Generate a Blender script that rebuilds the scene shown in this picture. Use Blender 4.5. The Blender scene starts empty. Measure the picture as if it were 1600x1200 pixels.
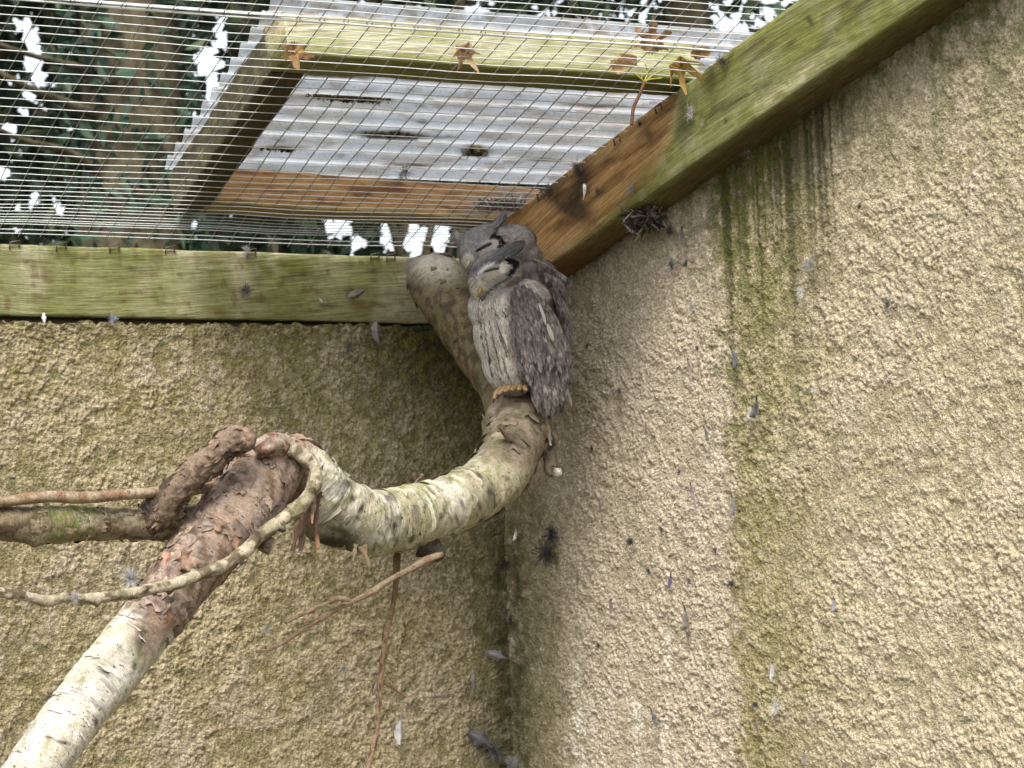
import bpy, bmesh, math, random
import numpy as np
from mathutils import Vector, Matrix
rnd = random.Random(7)
rng = np.random.default_rng(7)
sc = bpy.context.scene
COL = sc.collection

# ------------------------------------------------------------ camera
F = 4440.14
CAM = np.array([-1.95345, -3.18719, -0.31635])
YAW, PITCH, ROLL = 0.5543665, 0.0626548, -0.0389032
def cam_axes():
    cy, sy, cp, sp = math.cos(YAW), math.sin(YAW), math.cos(PITCH), math.sin(PITCH)
    f = np.array([sy*cp, cy*cp, sp]); r = np.array([cy, -sy, 0.0]); u = np.cross(r, f)
    c, s = math.cos(ROLL), math.sin(ROLL)
    return c*r + s*u, -s*r + c*u, f
CR, CU, CF = cam_axes()
CM = np.array([CR, CU, CF])
cam = bpy.data.cameras.new('camera'); camo = bpy.data.objects.new('camera', cam); COL.objects.link(camo)
mw = Matrix.Identity(4)
for i in range(3):
    mw[i][0] = CR[i]; mw[i][1] = CU[i]; mw[i][2] = -CF[i]; mw[i][3] = CAM[i]
camo.matrix_world = mw
cam.sensor_width = 36; cam.lens = F/1600*36; cam.clip_end = 500; cam.clip_start = 0.05
cam.dof.use_dof = True; cam.dof.focus_distance = 3.0; cam.dof.aperture_fstop = 20
sc.camera = camo

# ------------------------------------------------------------ light
SUN_EL, SUN_AZ = math.radians(52), math.radians(222)     # azimuth clockwise from +Y
w = bpy.data.worlds.new('World'); sc.world = w; w.use_nodes = True
nt = w.node_tree; bg = nt.nodes['Background']
sky = nt.nodes.new('ShaderNodeTexSky'); sky.sky_type = 'NISHITA'; sky.sun_disc = False
sky.sun_elevation = SUN_EL; sky.sun_rotation = SUN_AZ
sky.air_density = 1.0; sky.dust_density = 3.0
hsv = nt.nodes.new('ShaderNodeHueSaturation'); hsv.inputs['Saturation'].default_value = 0.35
nt.links.new(sky.outputs[0], hsv.inputs['Color']); nt.links.new(hsv.outputs[0], bg.inputs[0])
bg.inputs[1].default_value = 0.15
sun = bpy.data.lights.new('sun', 'SUN'); suno = bpy.data.objects.new('sun', sun); COL.objects.link(suno)
sun.energy = 1.9; sun.angle = math.radians(22); sun.color = (1.0, 0.965, 0.91)
sd = Vector((math.sin(SUN_AZ)*math.cos(SUN_EL), math.cos(SUN_AZ)*math.cos(SUN_EL), math.sin(SUN_EL)))
suno.rotation_euler = sd.to_track_quat('Z', 'Y').to_euler()
sc.view_settings.view_transform = 'Standard'; sc.view_settings.look = 'None'
sc.view_settings.gamma = 1; sc.view_settings.use_curve_mapping = False
sc.view_settings.exposure = 1.4
sc.render.engine = 'CYCLES'
sc.cycles.max_bounces = 8; sc.cycles.transparent_max_bounces = 12

# ------------------------------------------------------------ helpers
def ray(px, py): return np.array([(px-800)/F, -(py-600)/F, 1.0]) @ CM
def at(px, py, ax, v):
    d = ray(px, py); return CAM + d*(v-CAM[ax])/d[ax]
def dep(px, py, dist):                       # point at a distance along the view axis
    return CAM + ray(px, py)*dist
def project(P):
    q = (np.asarray(P, float)-CAM) @ CM.T
    return 800+F*q[..., 0]/q[..., 2], 600-F*q[..., 1]/q[..., 2]
SL = 0.2602
def roof(px, py, o=0.0):
    d = ray(px, py); t = (0.093+o-SL*CAM[1]-CAM[2])/(d[2]+SL*d[1]); return CAM+t*d
def roofz(y): return 0.093-SL*y

def tag(o, label=None, cat=None, group=None, kind=None):
    if label: o['label'] = label
    if cat: o['category'] = cat
    if group: o['group'] = group
    if kind: o['kind'] = kind
    return o
def empty(name, loc, label, cat, group=None):
    o = bpy.data.objects.new(name, None); o.empty_display_size = 0.05; COL.objects.link(o)
    o.location = Vector(loc); return tag(o, label, cat, group)
def link(name, me, mats, parent=None, smooth=True):
    if smooth: me.polygons.foreach_set('use_smooth', [True]*len(me.polygons))
    for m in (mats if isinstance(mats, (list, tuple)) else [mats]):
        if m: me.materials.append(m)
    o = bpy.data.objects.new(name, me); COL.objects.link(o)
    if parent is not None:
        o.parent = parent
        o.location = -parent.location if parent.type == 'EMPTY' and parent.parent is None else Vector((0, 0, 0))
    return o
def rawmesh(name, V, Fc, col=None, uv=None):
    me = bpy.data.meshes.new(name)
    me.from_pydata([tuple(map(float, v)) for v in V], [], Fc)
    if col is not None:
        a = me.color_attributes.new('Col', 'FLOAT_COLOR', 'POINT')
        c = np.ones((len(V), 4), np.float32); c[:, :3] = np.asarray(col)[:, :3]
        a.data.foreach_set('color', c.ravel())
    if uv is not None:
        for nm, arr in uv.items():
            a = me.attributes.new(nm, 'FLOAT_VECTOR', 'POINT')
            a.data.foreach_set('vector', np.asarray(arr, np.float32).ravel())
    me.update(); return me
def gridmesh(name, P, col=None, closed_u=False, uv=None, caps=False):
    """P: (n,m,3) array of points -> quads."""
    n, m = P.shape[:2]
    V = P.reshape(-1, 3)
    i, j = np.meshgrid(np.arange(n-1), np.arange(m if closed_u else m-1), indexing='ij')
    j2 = (j+1) % m
    q = np.stack([i*m+j, i*m+j2, (i+1)*m+j2, (i+1)*m+j], -1).reshape(-1, 4)
    me = bpy.data.meshes.new(name)
    ncap = 2 if caps else 0
    me.vertices.add(len(V)); me.vertices.foreach_set('co', V.astype(np.float32).ravel())
    loops = q.ravel().tolist(); starts = (np.arange(len(q))*4).tolist()
    if caps:
        starts.append(len(loops)); loops += list(range(m))[::-1]
        starts.append(len(loops)); loops += list(range((n-1)*m, n*m))
    me.loops.add(len(loops)); me.loops.foreach_set('vertex_index', loops)
    me.polygons.add(len(starts)); me.polygons.foreach_set('loop_start', starts)
    me.update(calc_edges=True); me.validate()
    if col is not None:
        a = me.color_attributes.new('Col', 'FLOAT_COLOR', 'POINT')
        c = np.ones((len(V), 4), np.float32); c[:, :3] = col.reshape(-1, col.shape[-1])[:, :3]
        a.data.foreach_set('color', c.ravel())
    if uv is not None:
        for nm, arr in uv.items():
            a = me.attributes.new(nm, 'FLOAT_VECTOR', 'POINT')
            a.data.foreach_set('vector', np.asarray(arr, np.float32).ravel())
    return me

# --- numpy noise
PERM = rng.permutation(4096)
VAL = rng.random(4096)
def h2(ix, iy, s=0): return VAL[PERM[(PERM[(ix+s*131) & 4095]+iy) & 4095]]
def vnoise(x, y, s=0):
    ix = np.floor(x).astype(int); iy = np.floor(y).astype(int); fx = x-ix; fy = y-iy
    fx = fx*fx*(3-2*fx); fy = fy*fy*(3-2*fy)
    return (h2(ix, iy, s)*(1-fx)+h2(ix+1, iy, s)*fx)*(1-fy)+(h2(ix, iy+1, s)*(1-fx)+h2(ix+1, iy+1, s)*fx)*fy
def fbm(x, y, o=4, s=0):
    t = 0; a = 0.5; n = 0
    for k in range(o):
        t = t+a*vnoise(x*2**k, y*2**k, s+k*7); n += a; a *= 0.5
    return t/n
def worley(x, y, s=0):
    ix = np.floor(x).astype(int); iy = np.floor(y).astype(int)
    best = np.full(x.shape, 9.0)
    for dx in (-1, 0, 1):
        for dy in (-1, 0, 1):
            cx = ix+dx; cy = iy+dy
            d = (cx+h2(cx, cy, s)-x)**2+(cy+h2(cx, cy, s+3)-y)**2
            d = d/(0.45+1.1*h2(cx, cy, s+5))
            best = np.minimum(best, d)
    return np.sqrt(best)
def sst(a, b, x):
    t = np.clip((x-a)/(b-a), 0, 1); return t*t*(3-2*t)
def mixc(c, k, m):
    m = np.clip(m, 0, 1)[..., None]; return c*(1-m)+np.array(k)*m
def gauss(x, c, s): return np.exp(-((x-c)/s)**2)

# --- node material builder
def mat_new(name, rough=0.8, spec=0.3):
    m = bpy.data.materials.new(name); m.use_nodes = True
    b = m.node_tree.nodes['Principled BSDF']
    b.inputs['Roughness'].default_value = rough; b.inputs['Specular IOR Level'].default_value = spec
    return m, m.node_tree, b
def node(t, kind, **kw):
    n = t.nodes.new(kind)
    for k, v in kw.items():
        if k in n.inputs: n.inputs[k].default_value = v
        else: setattr(n, k, v)
    return n
def noise_fac(t, vec, scale, detail=4, rough=0.6, lo=0.3, hi=0.7):
    n = node(t, 'ShaderNodeTexNoise'); n.inputs['Scale'].default_value = scale
    n.inputs['Detail'].default_value = detail; n.inputs['Roughness'].default_value = rough
    t.links.new(vec, n.inputs['Vector'])
    r = node(t, 'ShaderNodeMapRange'); r.inputs[1].default_value = lo; r.inputs[2].default_value = hi
    t.links.new(n.outputs['Fac'], r.inputs[0]); return r.outputs[0], n.outputs['Fac']
def mixn(t, a, b, fac, mode='MIX'):
    m = node(t, 'ShaderNodeMix', data_type='RGBA', blend_type=mode)
    for s, v in ((6, a), (7, b), (0, fac)):
        if isinstance(v, (tuple, list)): m.inputs[s].default_value = (*v[:3], 1)
        elif isinstance(v, (int, float)): m.inputs[s].default_value = v
        else: t.links.new(v, m.inputs[s])
    return m.outputs[2]
def bump(t, b, h, strength=0.4, dist=0.002):
    n = node(t, 'ShaderNodeBump'); n.inputs['Strength'].default_value = strength; n.inputs['Distance'].default_value = dist
    t.links.new(h, n.inputs['Height']); t.links.new(n.outputs[0], b.inputs['Normal'])
def objvec(t, scale=(1, 1, 1)):
    c = node(t, 'ShaderNodeTexCoord'); mp = node(t, 'ShaderNodeMapping'); mp.inputs['Scale'].default_value = scale
    t.links.new(c.outputs['Object'], mp.inputs[0]); return mp.outputs[0]
def attr(t, name='Col'):
    a = node(t, 'ShaderNodeAttribute', attribute_name=name); return a
def attrvec(t, name, scale):
    a = attr(t, name); mp = node(t, 'ShaderNodeMapping'); mp.inputs['Scale'].default_value = scale
    t.links.new(a.outputs['Vector'], mp.inputs[0]); return mp.outputs[0]

def mat_stucco():
    m, t, b = mat_new('roughcast', 0.95, 0.12)
    c = attr(t).outputs['Color']; v = objvec(t)
    f, _ = noise_fac(t, v, 260, 5, 0.7, 0.25, 0.75)
    c = mixn(t, c, mixn(t, c, (0.55, 0.52, 0.46), 1.0, 'MULTIPLY'), f)
    f2, h = noise_fac(t, v, 800, 4, 0.75, 0.35, 0.75)
    c = mixn(t, c, mixn(t, c, (1.25, 1.22, 1.15), 1.0, 'MULTIPLY'), f2)
    vo = node(t, 'ShaderNodeTexVoronoi'); vo.inputs['Scale'].default_value = 420; t.links.new(v, vo.inputs['Vector'])
    sp = node(t, 'ShaderNodeSeparateColor'); t.links.new(vo.outputs['Color'], sp.inputs[0])
    mr = node(t, 'ShaderNodeMapRange'); mr.inputs[1].default_value = 0.0; mr.inputs[2].default_value = 1.0; mr.inputs[3].default_value = 0.74; mr.inputs[4].default_value = 1.22
    t.links.new(sp.outputs[0], mr.inputs[0])
    hs = node(t, 'ShaderNodeHueSaturation'); t.links.new(c, hs.inputs['Color']); t.links.new(mr.outputs[0], hs.inputs['Value']); c = hs.outputs[0]
    vh = node(t, 'ShaderNodeMath', operation='SUBTRACT'); t.links.new(h, vh.inputs[0]); t.links.new(vo.outputs['Distance'], vh.inputs[1])
    t.links.new(c, b.inputs['Base Color']); bump(t, b, vh.outputs[0], 0.8, 0.0020); return m
def mat_wood():
    m, t, b = mat_new('weathered timber', 0.82, 0.25)
    c = attr(t).outputs['Color']
    g, gh = noise_fac(t, attrvec(t, 'guv', (16, 300, 300)), 1.0, 6, 0.75, 0.36, 0.62)
    c2 = mixn(t, mixn(t, c, (0.45, 0.38, 0.30), 1.0, 'MULTIPLY'), c, g)
    g2, gh2 = noise_fac(t, attrvec(t, 'guv', (50, 800, 800)), 1.0, 3, 0.6, 0.3, 0.7)
    c3 = mixn(t, mixn(t, c2, (0.78, 0.76, 0.7), 1.0, 'MULTIPLY'), c2, g2)
    f, _ = noise_fac(t, objvec(t), 160, 4, 0.7, 0.4, 0.75)
    c4 = mixn(t, c3, mixn(t, c3, (1.25, 1.25, 1.15), 1.0, 'MULTIPLY'), f)
    t.links.new(c4, b.inputs['Base Color'])
    ad = node(t, 'ShaderNodeMath', operation='ADD'); t.links.new(gh, ad.inputs[0]); t.links.new(gh2, ad.inputs[1])
    bump(t, b, ad.outputs[0], 0.55, 0.002); return m
def mat_bark():
    m, t, b = mat_new('birch bark', 0.7, 0.3)
    c = attr(t).outputs['Color']
    # ring streaks (run round the limb), dark lenticel dashes, lengthways grain and pores
    l, lh = noise_fac(t, attrvec(t, 'buv', (26, 26, 520)), 1.0, 4, 0.6, 0.52, 0.72)
    c = mixn(t, c, mixn(t, c, (0.74, 0.71, 0.67), 1.0, 'MULTIPLY'), l)
    l2, lh2 = noise_fac(t, attrvec(t, 'buv', (150, 150, 430)), 1.0, 2, 0.5, 0.66, 0.70)
    c = mixn(t, c, mixn(t, c, (0.10, 0.09, 0.08), 1.0, 'MULTIPLY'), l2)
    l3, lh3 = noise_fac(t, objvec(t), 62, 6, 0.72, 0.62, 0.68)
    c = mixn(t, c, mixn(t, c, (0.16, 0.14, 0.11), 1.0, 'MULTIPLY'), l3)
    f, h = noise_fac(t, objvec(t), 330, 6, 0.75, 0.35, 0.75)
    c = mixn(t, c, mixn(t, c, (0.55, 0.51, 0.46), 1.0, 'MULTIPLY'), f)
    f2, h2_ = noise_fac(t, objvec(t), 85, 6, 0.7, 0.42, 0.66)
    c = mixn(t, c, mixn(t, c, (0.72, 0.71, 0.60), 1.0, 'MULTIPLY'), f2)
    f4, h4 = noise_fac(t, objvec(t), 120, 5, 0.7, 0.5, 0.7)
    c = mixn(t, c, mixn(t, c, (1.25, 1.22, 1.15), 1.0, 'MULTIPLY'), f4)
    t.links.new(c, b.inputs['Base Color'])
    ad = node(t, 'ShaderNodeMath', operation='ADD'); t.links.new(h2_, ad.inputs[0]); t.links.new(h, ad.inputs[1])
    ad2 = node(t, 'ShaderNodeMath', operation='ADD'); t.links.new(ad.outputs[0], ad2.inputs[0]); t.links.new(lh, ad2.inputs[1])
    bump(t, b, ad2.outputs[0], 0.75, 0.003); return m
def mat_vcol(name, rough=0.8, spec=0.2, nscale=0, trans=0.0, clear=0.0):
    m, t, b = mat_new(name, rough, spec)
    c = attr(t).outputs['Color']
    if nscale:
        f, h = noise_fac(t, objvec(t), nscale, 5, 0.65, 0.3, 0.7)
        c = mixn(t, c, mixn(t, c, (0.68, 0.66, 0.62), 1.0, 'MULTIPLY'), f)
        bump(t, b, h, 0.35, 0.001)
    t.links.new(c, b.inputs['Base Color'])
    if clear:
        b.inputs['Alpha'].default_value = 1-clear
    if trans:
        tr = node(t, 'ShaderNodeBsdfTranslucent'); t.links.new(c, tr.inputs[0])
        ms = node(t, 'ShaderNodeMixShader'); ms.inputs[0].default_value = trans
        out = t.nodes['Material Output']
        t.links.new(b.outputs[0], ms.inputs[1]); t.links.new(tr.outputs[0], ms.inputs[2]); t.links.new(ms.outputs[0], out.inputs[0])
    return m
def mat_plain(name, col, rough=0.7, spec=0.3, metal=0.0, nscale=40, amt=0.6):
    m, t, b = mat_new(name, rough, spec); b.inputs['Metallic'].default_value = metal
    f, h = noise_fac(t, objvec(t), nscale, 4, 0.6, 0.3, 0.7)
    t.links.new(mixn(t, tuple(x*amt for x in col), col, f), b.inputs['Base Color']); return m
def mat_sheet():
    m, t, b = mat_new('corrugated plastic', 0.25, 0.5)
    c = attr(t).outputs['Color']
    f, h = noise_fac(t, objvec(t), 45, 5, 0.7, 0.4, 0.75)
    c = mixn(t, c, mixn(t, c, (0.72, 0.73, 0.72), 1.0, 'MULTIPLY'), f)
    f3, h3 = noise_fac(t, objvec(t), 300, 3, 0.7, 0.55, 0.7)
    c = mixn(t, c, mixn(t, c, (0.6, 0.58, 0.5), 1.0, 'MULTIPLY'), f3)
    t.links.new(c, b.inputs['Base Color'])
    tr = node(t, 'ShaderNodeBsdfTranslucent'); t.links.new(c, tr.inputs[0])
    tp = node(t, 'ShaderNodeBsdfTransparent'); tp.inputs[0].default_value = (0.9, 0.93, 0.97, 1)
    m1 = node(t, 'ShaderNodeMixShader'); m1.inputs[0].default_value = 0.8
    t.links.new(b.outputs[0], m1.inputs[1]); t.links.new(tr.outputs[0], m1.inputs[2])
    m2 = node(t, 'ShaderNodeMixShader'); m2.inputs[0].default_value = 0.15
    t.links.new(m1.outputs[0], m2.inputs[1]); t.links.new(tp.outputs[0], m2.inputs[2])
    t.links.new(m2.outputs[0], t.nodes['Material Output'].inputs[0]); return m
STUCCO, WOOD, BARK = mat_stucco(), mat_wood(), mat_bark()
WIRE = mat_plain('galvanised wire', (0.62, 0.635, 0.60), 0.4, 0.5, 0.25, 60, 0.85)
WIRE2 = mat_plain('shaded galvanised wire', (0.26, 0.26, 0.245), 0.5, 0.4, 0.4, 60, 0.6)  # darker copy of the same wire, shade put into its colour
SHEET = mat_sheet()
FEATHER = mat_vcol('feather', 0.75, 0.2, 0, 0.25)
DOWN = mat_vcol('down', 0.9, 0.1, 0, 0.3, 0.5)
PLUME = mat_vcol('plumage', 0.85, 0.12, 420)
LEAFM = mat_vcol('dead leaf', 0.7, 0.25, 90, 0.35)
FOLIAGE = mat_vcol('foliage', 0.6, 0.3, 0, 0.22)
TREEBARK = mat_plain('tree bark', (0.11, 0.092, 0.056), 0.95, 0.1, 0, 34, 0.3)
HORN = mat_vcol('horn', 0.45, 0.4, 300)
DEBRIS = mat_vcol('leaf litter', 0.95, 0.1, 200)
GROUND = mat_plain('earth', (0.09, 0.08, 0.05), 1.0, 0.1, 0, 3, 0.6)
CORE = mat_plain('blockwork', (0.3, 0.27, 0.22), 1.0, 0.1, 0, 30, 0.7)

# ------------------------------------------------------------ ground
GZ = -2.1
gm = rawmesh('ground', [(-150, -150, GZ), (150, -150, GZ), (150, 150, GZ), (-150, 150, GZ)], [(0, 1, 2, 3)])
tag(link('ground', gm, GROUND, smooth=False), kind='structure')

# ------------------------------------------------------------ walls
def relief(a, b, s):
    wx = a+0.0008*vnoise(a*300, b*300, s+40); wy = b+0.0008*vnoise(a*300, b*300, s+41)
    b0 = np.clip(0.62-worley(wx/0.0150, wy/0.0150, s+15), 0, 1)
    b1 = np.clip(1.0-worley(wx/0.0062, wy/0.0062, s), 0, 1)
    b2 = np.clip(1.0-worley(wx/0.0034, wy/0.0034, s+11), 0, 1)
    big = fbm(a*30, b*30, 3, s+20)
    sel = sst(0.30, 0.62, fbm(a*85, b*85, 3, s+25)); worn = sst(0.62, 0.40, fbm(a*9, b*9, 3, s+28))
    return 0.0020*b0+(0.0034*b1*sel+0.0021*b2*(0.5+0.8*vnoise(a*150, b*150, s+33)))*(0.62+0.38*worn)+0.0022*big+0.0014*fbm(a*480, b*480, 2, s+30)
def axisvals(lo, f0, f1, hi, fine, coarse):
    a = np.arange(f0, f1, fine)
    l = np.arange(lo, f0, coarse); r = np.arange(f1, hi, coarse)
    return np.unique(np.concatenate([l, a, r, [hi]]))
TAN = np.array([0.47, 0.415, 0.305]); PINK = np.array([0.49, 0.43, 0.345])
OLIVE = np.array([0.115, 0.105, 0.042]); BLACKG = np.array([0.034, 0.036, 0.016])
MOSS = np.array([0.20, 0.185, 0.052]); GREEN = np.array([0.085, 0.105, 0.02])

# left wall (plane y = 0, faces -Y)
X = axisvals(-2.6, -0.74, 0.012, 0.02, 0.00122, 0.02); Z = axisvals(GZ, -0.595, 0.0, 0.0001, 0.00122, 0.02)
XX, ZZ = np.meshgrid(X, Z, indexing='ij')
H = relief(XX, ZZ, 1)
YY = 0.004-H
topw = 0.004*(vnoise(X*60, X*0, 5)-0.5)+0.004*(vnoise(X*200, X*0, 6)-0.5)
ZZ2 = ZZ+np.where(ZZ > -0.03, (ZZ+0.03)/0.03, 0)*(topw[:, None]-0.006)
P = np.stack([XX, YY, ZZ2], -1)
U, Vp = project(P)
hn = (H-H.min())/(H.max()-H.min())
n1 = fbm(XX*18, ZZ*18, 4, 50); n2 = fbm(XX*70, ZZ*70, 4, 55); n3 = fbm(XX*220, ZZ*220, 3, 60)
c = np.broadcast_to(TAN*np.array((.90, .88, .80)), P.shape).copy()
c = mixc(c, PINK*.93, 0.6*sst(0.45, 0.7, n1))
c = mixc(c, OLIVE*1.35, sst(0.58, 0.15, hn+0.3*(n3-0.5))*0.78)             # olive-brown, stronger in the deeper pits
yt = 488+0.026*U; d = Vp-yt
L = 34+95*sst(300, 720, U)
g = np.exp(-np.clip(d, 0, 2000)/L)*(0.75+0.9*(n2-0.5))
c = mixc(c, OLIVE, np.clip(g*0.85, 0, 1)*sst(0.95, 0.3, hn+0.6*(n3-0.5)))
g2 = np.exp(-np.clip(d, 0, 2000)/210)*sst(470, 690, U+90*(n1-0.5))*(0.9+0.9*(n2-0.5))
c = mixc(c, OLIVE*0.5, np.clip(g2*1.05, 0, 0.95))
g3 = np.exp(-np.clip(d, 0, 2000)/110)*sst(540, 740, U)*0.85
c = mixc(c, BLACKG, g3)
strip = sst(700, 775, U+30*(n1-0.5))*sst(520, 760, Vp)
c = mixc(c, OLIVE*0.8, strip*(0.55+0.9*(n2-0.5)))
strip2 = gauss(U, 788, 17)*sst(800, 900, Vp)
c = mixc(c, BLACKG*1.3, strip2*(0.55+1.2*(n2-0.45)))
c = mixc(c, MOSS, 0.42*sst(0.5, 0.66, n2)*sst(900, 560, Vp))
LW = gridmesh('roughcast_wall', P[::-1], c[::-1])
wl = empty('roughcast_wall', (-1.2, 0.1, GZ), 'roughcast rendered wall under the mossy horizontal beam, darkest in its upper right corner', 'wall')
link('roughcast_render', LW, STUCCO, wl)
def boxmesh(name, x0, x1, y0, y1, z0, z1):
    V = [(x, y, z) for x in (x0, x1) for y in (y0, y1) for z in (z0, z1)]
    return rawmesh(name, V, [(0, 1, 3, 2), (4, 6, 7, 5), (0, 4, 5, 1), (2, 3, 7, 6), (0, 2, 6, 4), (1, 5, 7, 3)])
link('block_core', boxmesh('block_core', -2.6, 0.2, 0.034, 0.2, GZ, 0.0021), CORE, wl, False)

# right wall (plane x = 0, faces -X), its top follows the sloping beam
Yv = axisvals(-2.6, -1.06, 0.008, 0.012, 0.00130, 0.03); T = np.zeros(1)
ftop = lambda y: 0.012-SL*y
zt = -0.62; lowfrac = 0
# vertical coordinate: coarse below z=-0.62, fine to the top
top = ftop(Yv)
kf = 680; kc = 24
S = np.concatenate([np.linspace(0, 1, kc, endpoint=False), np.linspace(1, 2, kf)])
ZZ = np.where(S[None, :] < 1, GZ+(zt-GZ)*S[None, :], zt+(top[:, None]-zt)*(S[None, :]-1))
YY = np.broadcast_to(Yv[:, None], ZZ.shape)
H = relief(YY+7.3, ZZ+3.1, 2)
XX = 0.004-H
P = np.stack([XX, YY, ZZ], -1)
U, Vp = project(P)
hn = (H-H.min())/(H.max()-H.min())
n1 = fbm(YY*18, ZZ*18, 4, 150); n2 = fbm(YY*70, ZZ*70, 4, 155); n3 = fbm(YY*220, ZZ*220, 3, 160)
c = np.broadcast_to(TAN*np.array((1.12, 1.115, 1.10)), P.shape).copy()
Us = U-(Vp-280)*0.033                                   # along the plumb drips
clean = sst(840, 900, Us)*sst(1150, 1110, Us+26*(n2-0.5))
c = mixc(c, PINK*1.1, clean*0.8+0.4*sst(0.45, 0.7, n1))
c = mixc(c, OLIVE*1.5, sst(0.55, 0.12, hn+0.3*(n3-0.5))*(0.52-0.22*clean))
stripe = sst(1112, 1140, Us+34*(n2-0.5))*sst(1330, 1170, Us+90*(n1-0.5))*(0.62+1.0*(n2-0.5))
c = mixc(c, MOSS, np.clip(stripe*0.72, 0, 0.85))
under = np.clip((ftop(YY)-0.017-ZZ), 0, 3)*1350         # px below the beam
col1 = vnoise(YY*95, YY*0, 171); col2 = vnoise(YY*230, YY*0, 172)
zone = sst(1085, 1135, Us)*sst(1360, 1290, Us)
ln = 30+zone*(40+330*np.clip(col1*0.6+col2*0.55-0.30, 0, 1))
dr = np.exp(-(under/ln)**1.6)*zone*(0.8+0.8*(n2-0.5))
c = mixc(c, OLIVE*0.75, dr*0.8)
c = mixc(c, BLACKG, np.exp(-(under/(ln*0.75))**2)*zone*np.clip(col2*1.8-0.45, 0, 1)*0.85)
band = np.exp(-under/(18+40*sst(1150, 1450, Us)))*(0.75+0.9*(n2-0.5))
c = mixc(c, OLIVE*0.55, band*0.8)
mz = sst(1290, 1420, Us)*np.exp(-under/150)*sst(0.42, 0.62, n2*0.6+vnoise(YY*60, ZZ*7, 180)*0.4)
c = mixc(c, GREEN*1.1, mz*0.85)
mz2 = sst(1040, 1135, Us)*sst(1300, 1180, Us)*np.exp(-under/260)*sst(0.4, 0.6, n2)
c = mixc(c, GREEN*1.2, mz2*0.75)
corner = sst(870, 800, Us+40*(n1-0.5))*sst(640, 800, Vp)
c = mixc(c, OLIVE*1.2, corner*(0.6+1.0*(n2-0.5)))
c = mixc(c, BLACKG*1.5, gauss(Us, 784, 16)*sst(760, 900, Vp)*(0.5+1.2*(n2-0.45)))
for (dx, y0, y1, wd, a) in [(872, 1020, 1260, 7, .8), (880, 1060, 1260, 5, .5), (965, 1080, 1260, 7, .7), (972, 1090, 1150, 5, .7),
                            (1020, 970, 1140, 4, .55), (925, 1060, 1130, 3, .5), (985, 880, 900, 6, .5), (1010, 1110, 1240, 10, .45), (902, 1050, 1240, 12, .35)]:
    wv = dx+6*(vnoise(Vp/40, Vp*0+dx, 190)-0.5)
    c = mixc(c, (0.72, 0.69, 0.62), gauss(Us, wv, wd)*sst(y0, y0+25, Vp)*sst(y1, y1-25, Vp)*a*sst(0.3, 0.55, n2+0.25*(n3-.5)))
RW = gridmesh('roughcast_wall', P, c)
wr = empty('roughcast_wall', (0.1, -1.2, GZ), 'tan roughcast rendered wall under the sloping beam, with a mossy vertical stripe and drip stains', 'wall')
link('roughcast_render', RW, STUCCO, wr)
V = []
for x in (0.0128, 0.2):
    V += [(x, -2.6, GZ), (x, 0.199, GZ), (x, 0.011, ftop(0.011)-0.02), (x, -2.6, ftop(-2.6)-0.02), (x, 0.199, ftop(0.011)-0.02)]
link('block_core', rawmesh('block_core', V, [(0, 3, 2, 4, 1), (5, 6, 9, 7, 8), (0, 5, 8, 3), (3, 8, 7, 2), (2, 7, 9, 4), (0, 1, 6, 5), (1, 4, 9, 6)]), CORE, wr, False)

# ------------------------------------------------------------ timbers
def beam(name, o, ax, up, side, L, h, w, colfn, n=260, seed=0, parent=None, bev=0.003, wob=0.0012, mat=None):
    """board with origin corner o (front bottom), running along ax, height along up, depth along side."""
    o, ax, up, side = map(lambda q: np.array(q, float), (o, ax, up, side))
    k = 15; kb = 7
    ring = []
    for a in np.linspace(bev, h-bev, k): ring.append((0, a))
    ring.append((bev*0.3, h-bev*0.3))
    for a in np.linspace(bev, w-bev, kb): ring.append((a, h))
    ring.append((w-bev*0.3, h-bev*0.3))
    for a in np.linspace(h-bev, bev, k): ring.append((w, a))
    ring.append((w-bev*0.3, bev*0.3))
    for a in np.linspace(w-bev, bev, kb): ring.append((a, 0))
    ring.append((bev*0.3, bev*0.3))
    ring = np.array(ring); s = np.linspace(0, L, n)
    S_, A = np.meshgrid(s, ring[:, 1], indexing='ij'); _, B = np.meshgrid(s, ring[:, 0], indexing='ij')
    wv = wob*(fbm(S_*14+seed*5.1, A*60+B*45, 3, seed)-0.5)*2+0.0007*(vnoise(S_*60, A*900+B*700+seed, seed+3)-0.5)
    outA = (A/h-0.5)*2; outB = (B/w-0.5)*2
    A2 = A+wv*np.where(abs(outA) > 0.95, np.sign(outA), 0); B2 = B+wv*np.where(abs(outB) > 0.95, np.sign(outB), 0)
    P = o+S_[..., None]*ax+A2[..., None]*up+B2[..., None]*side
    P = P[:, ::-1]; S_ = S_[:, ::-1]; A = A[:, ::-1]; B = B[:, ::-1]
    col = colfn(P, S_, A, B, *project(P))
    guv = np.stack([S_+seed, A+0.02*np.sin(S_*5+seed), B], -1)
    me = gridmesh(name, P, col, True, {'guv': guv.reshape(-1, 3)}, caps=True)
    return link(name, me, mat or WOOD, parent)

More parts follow.
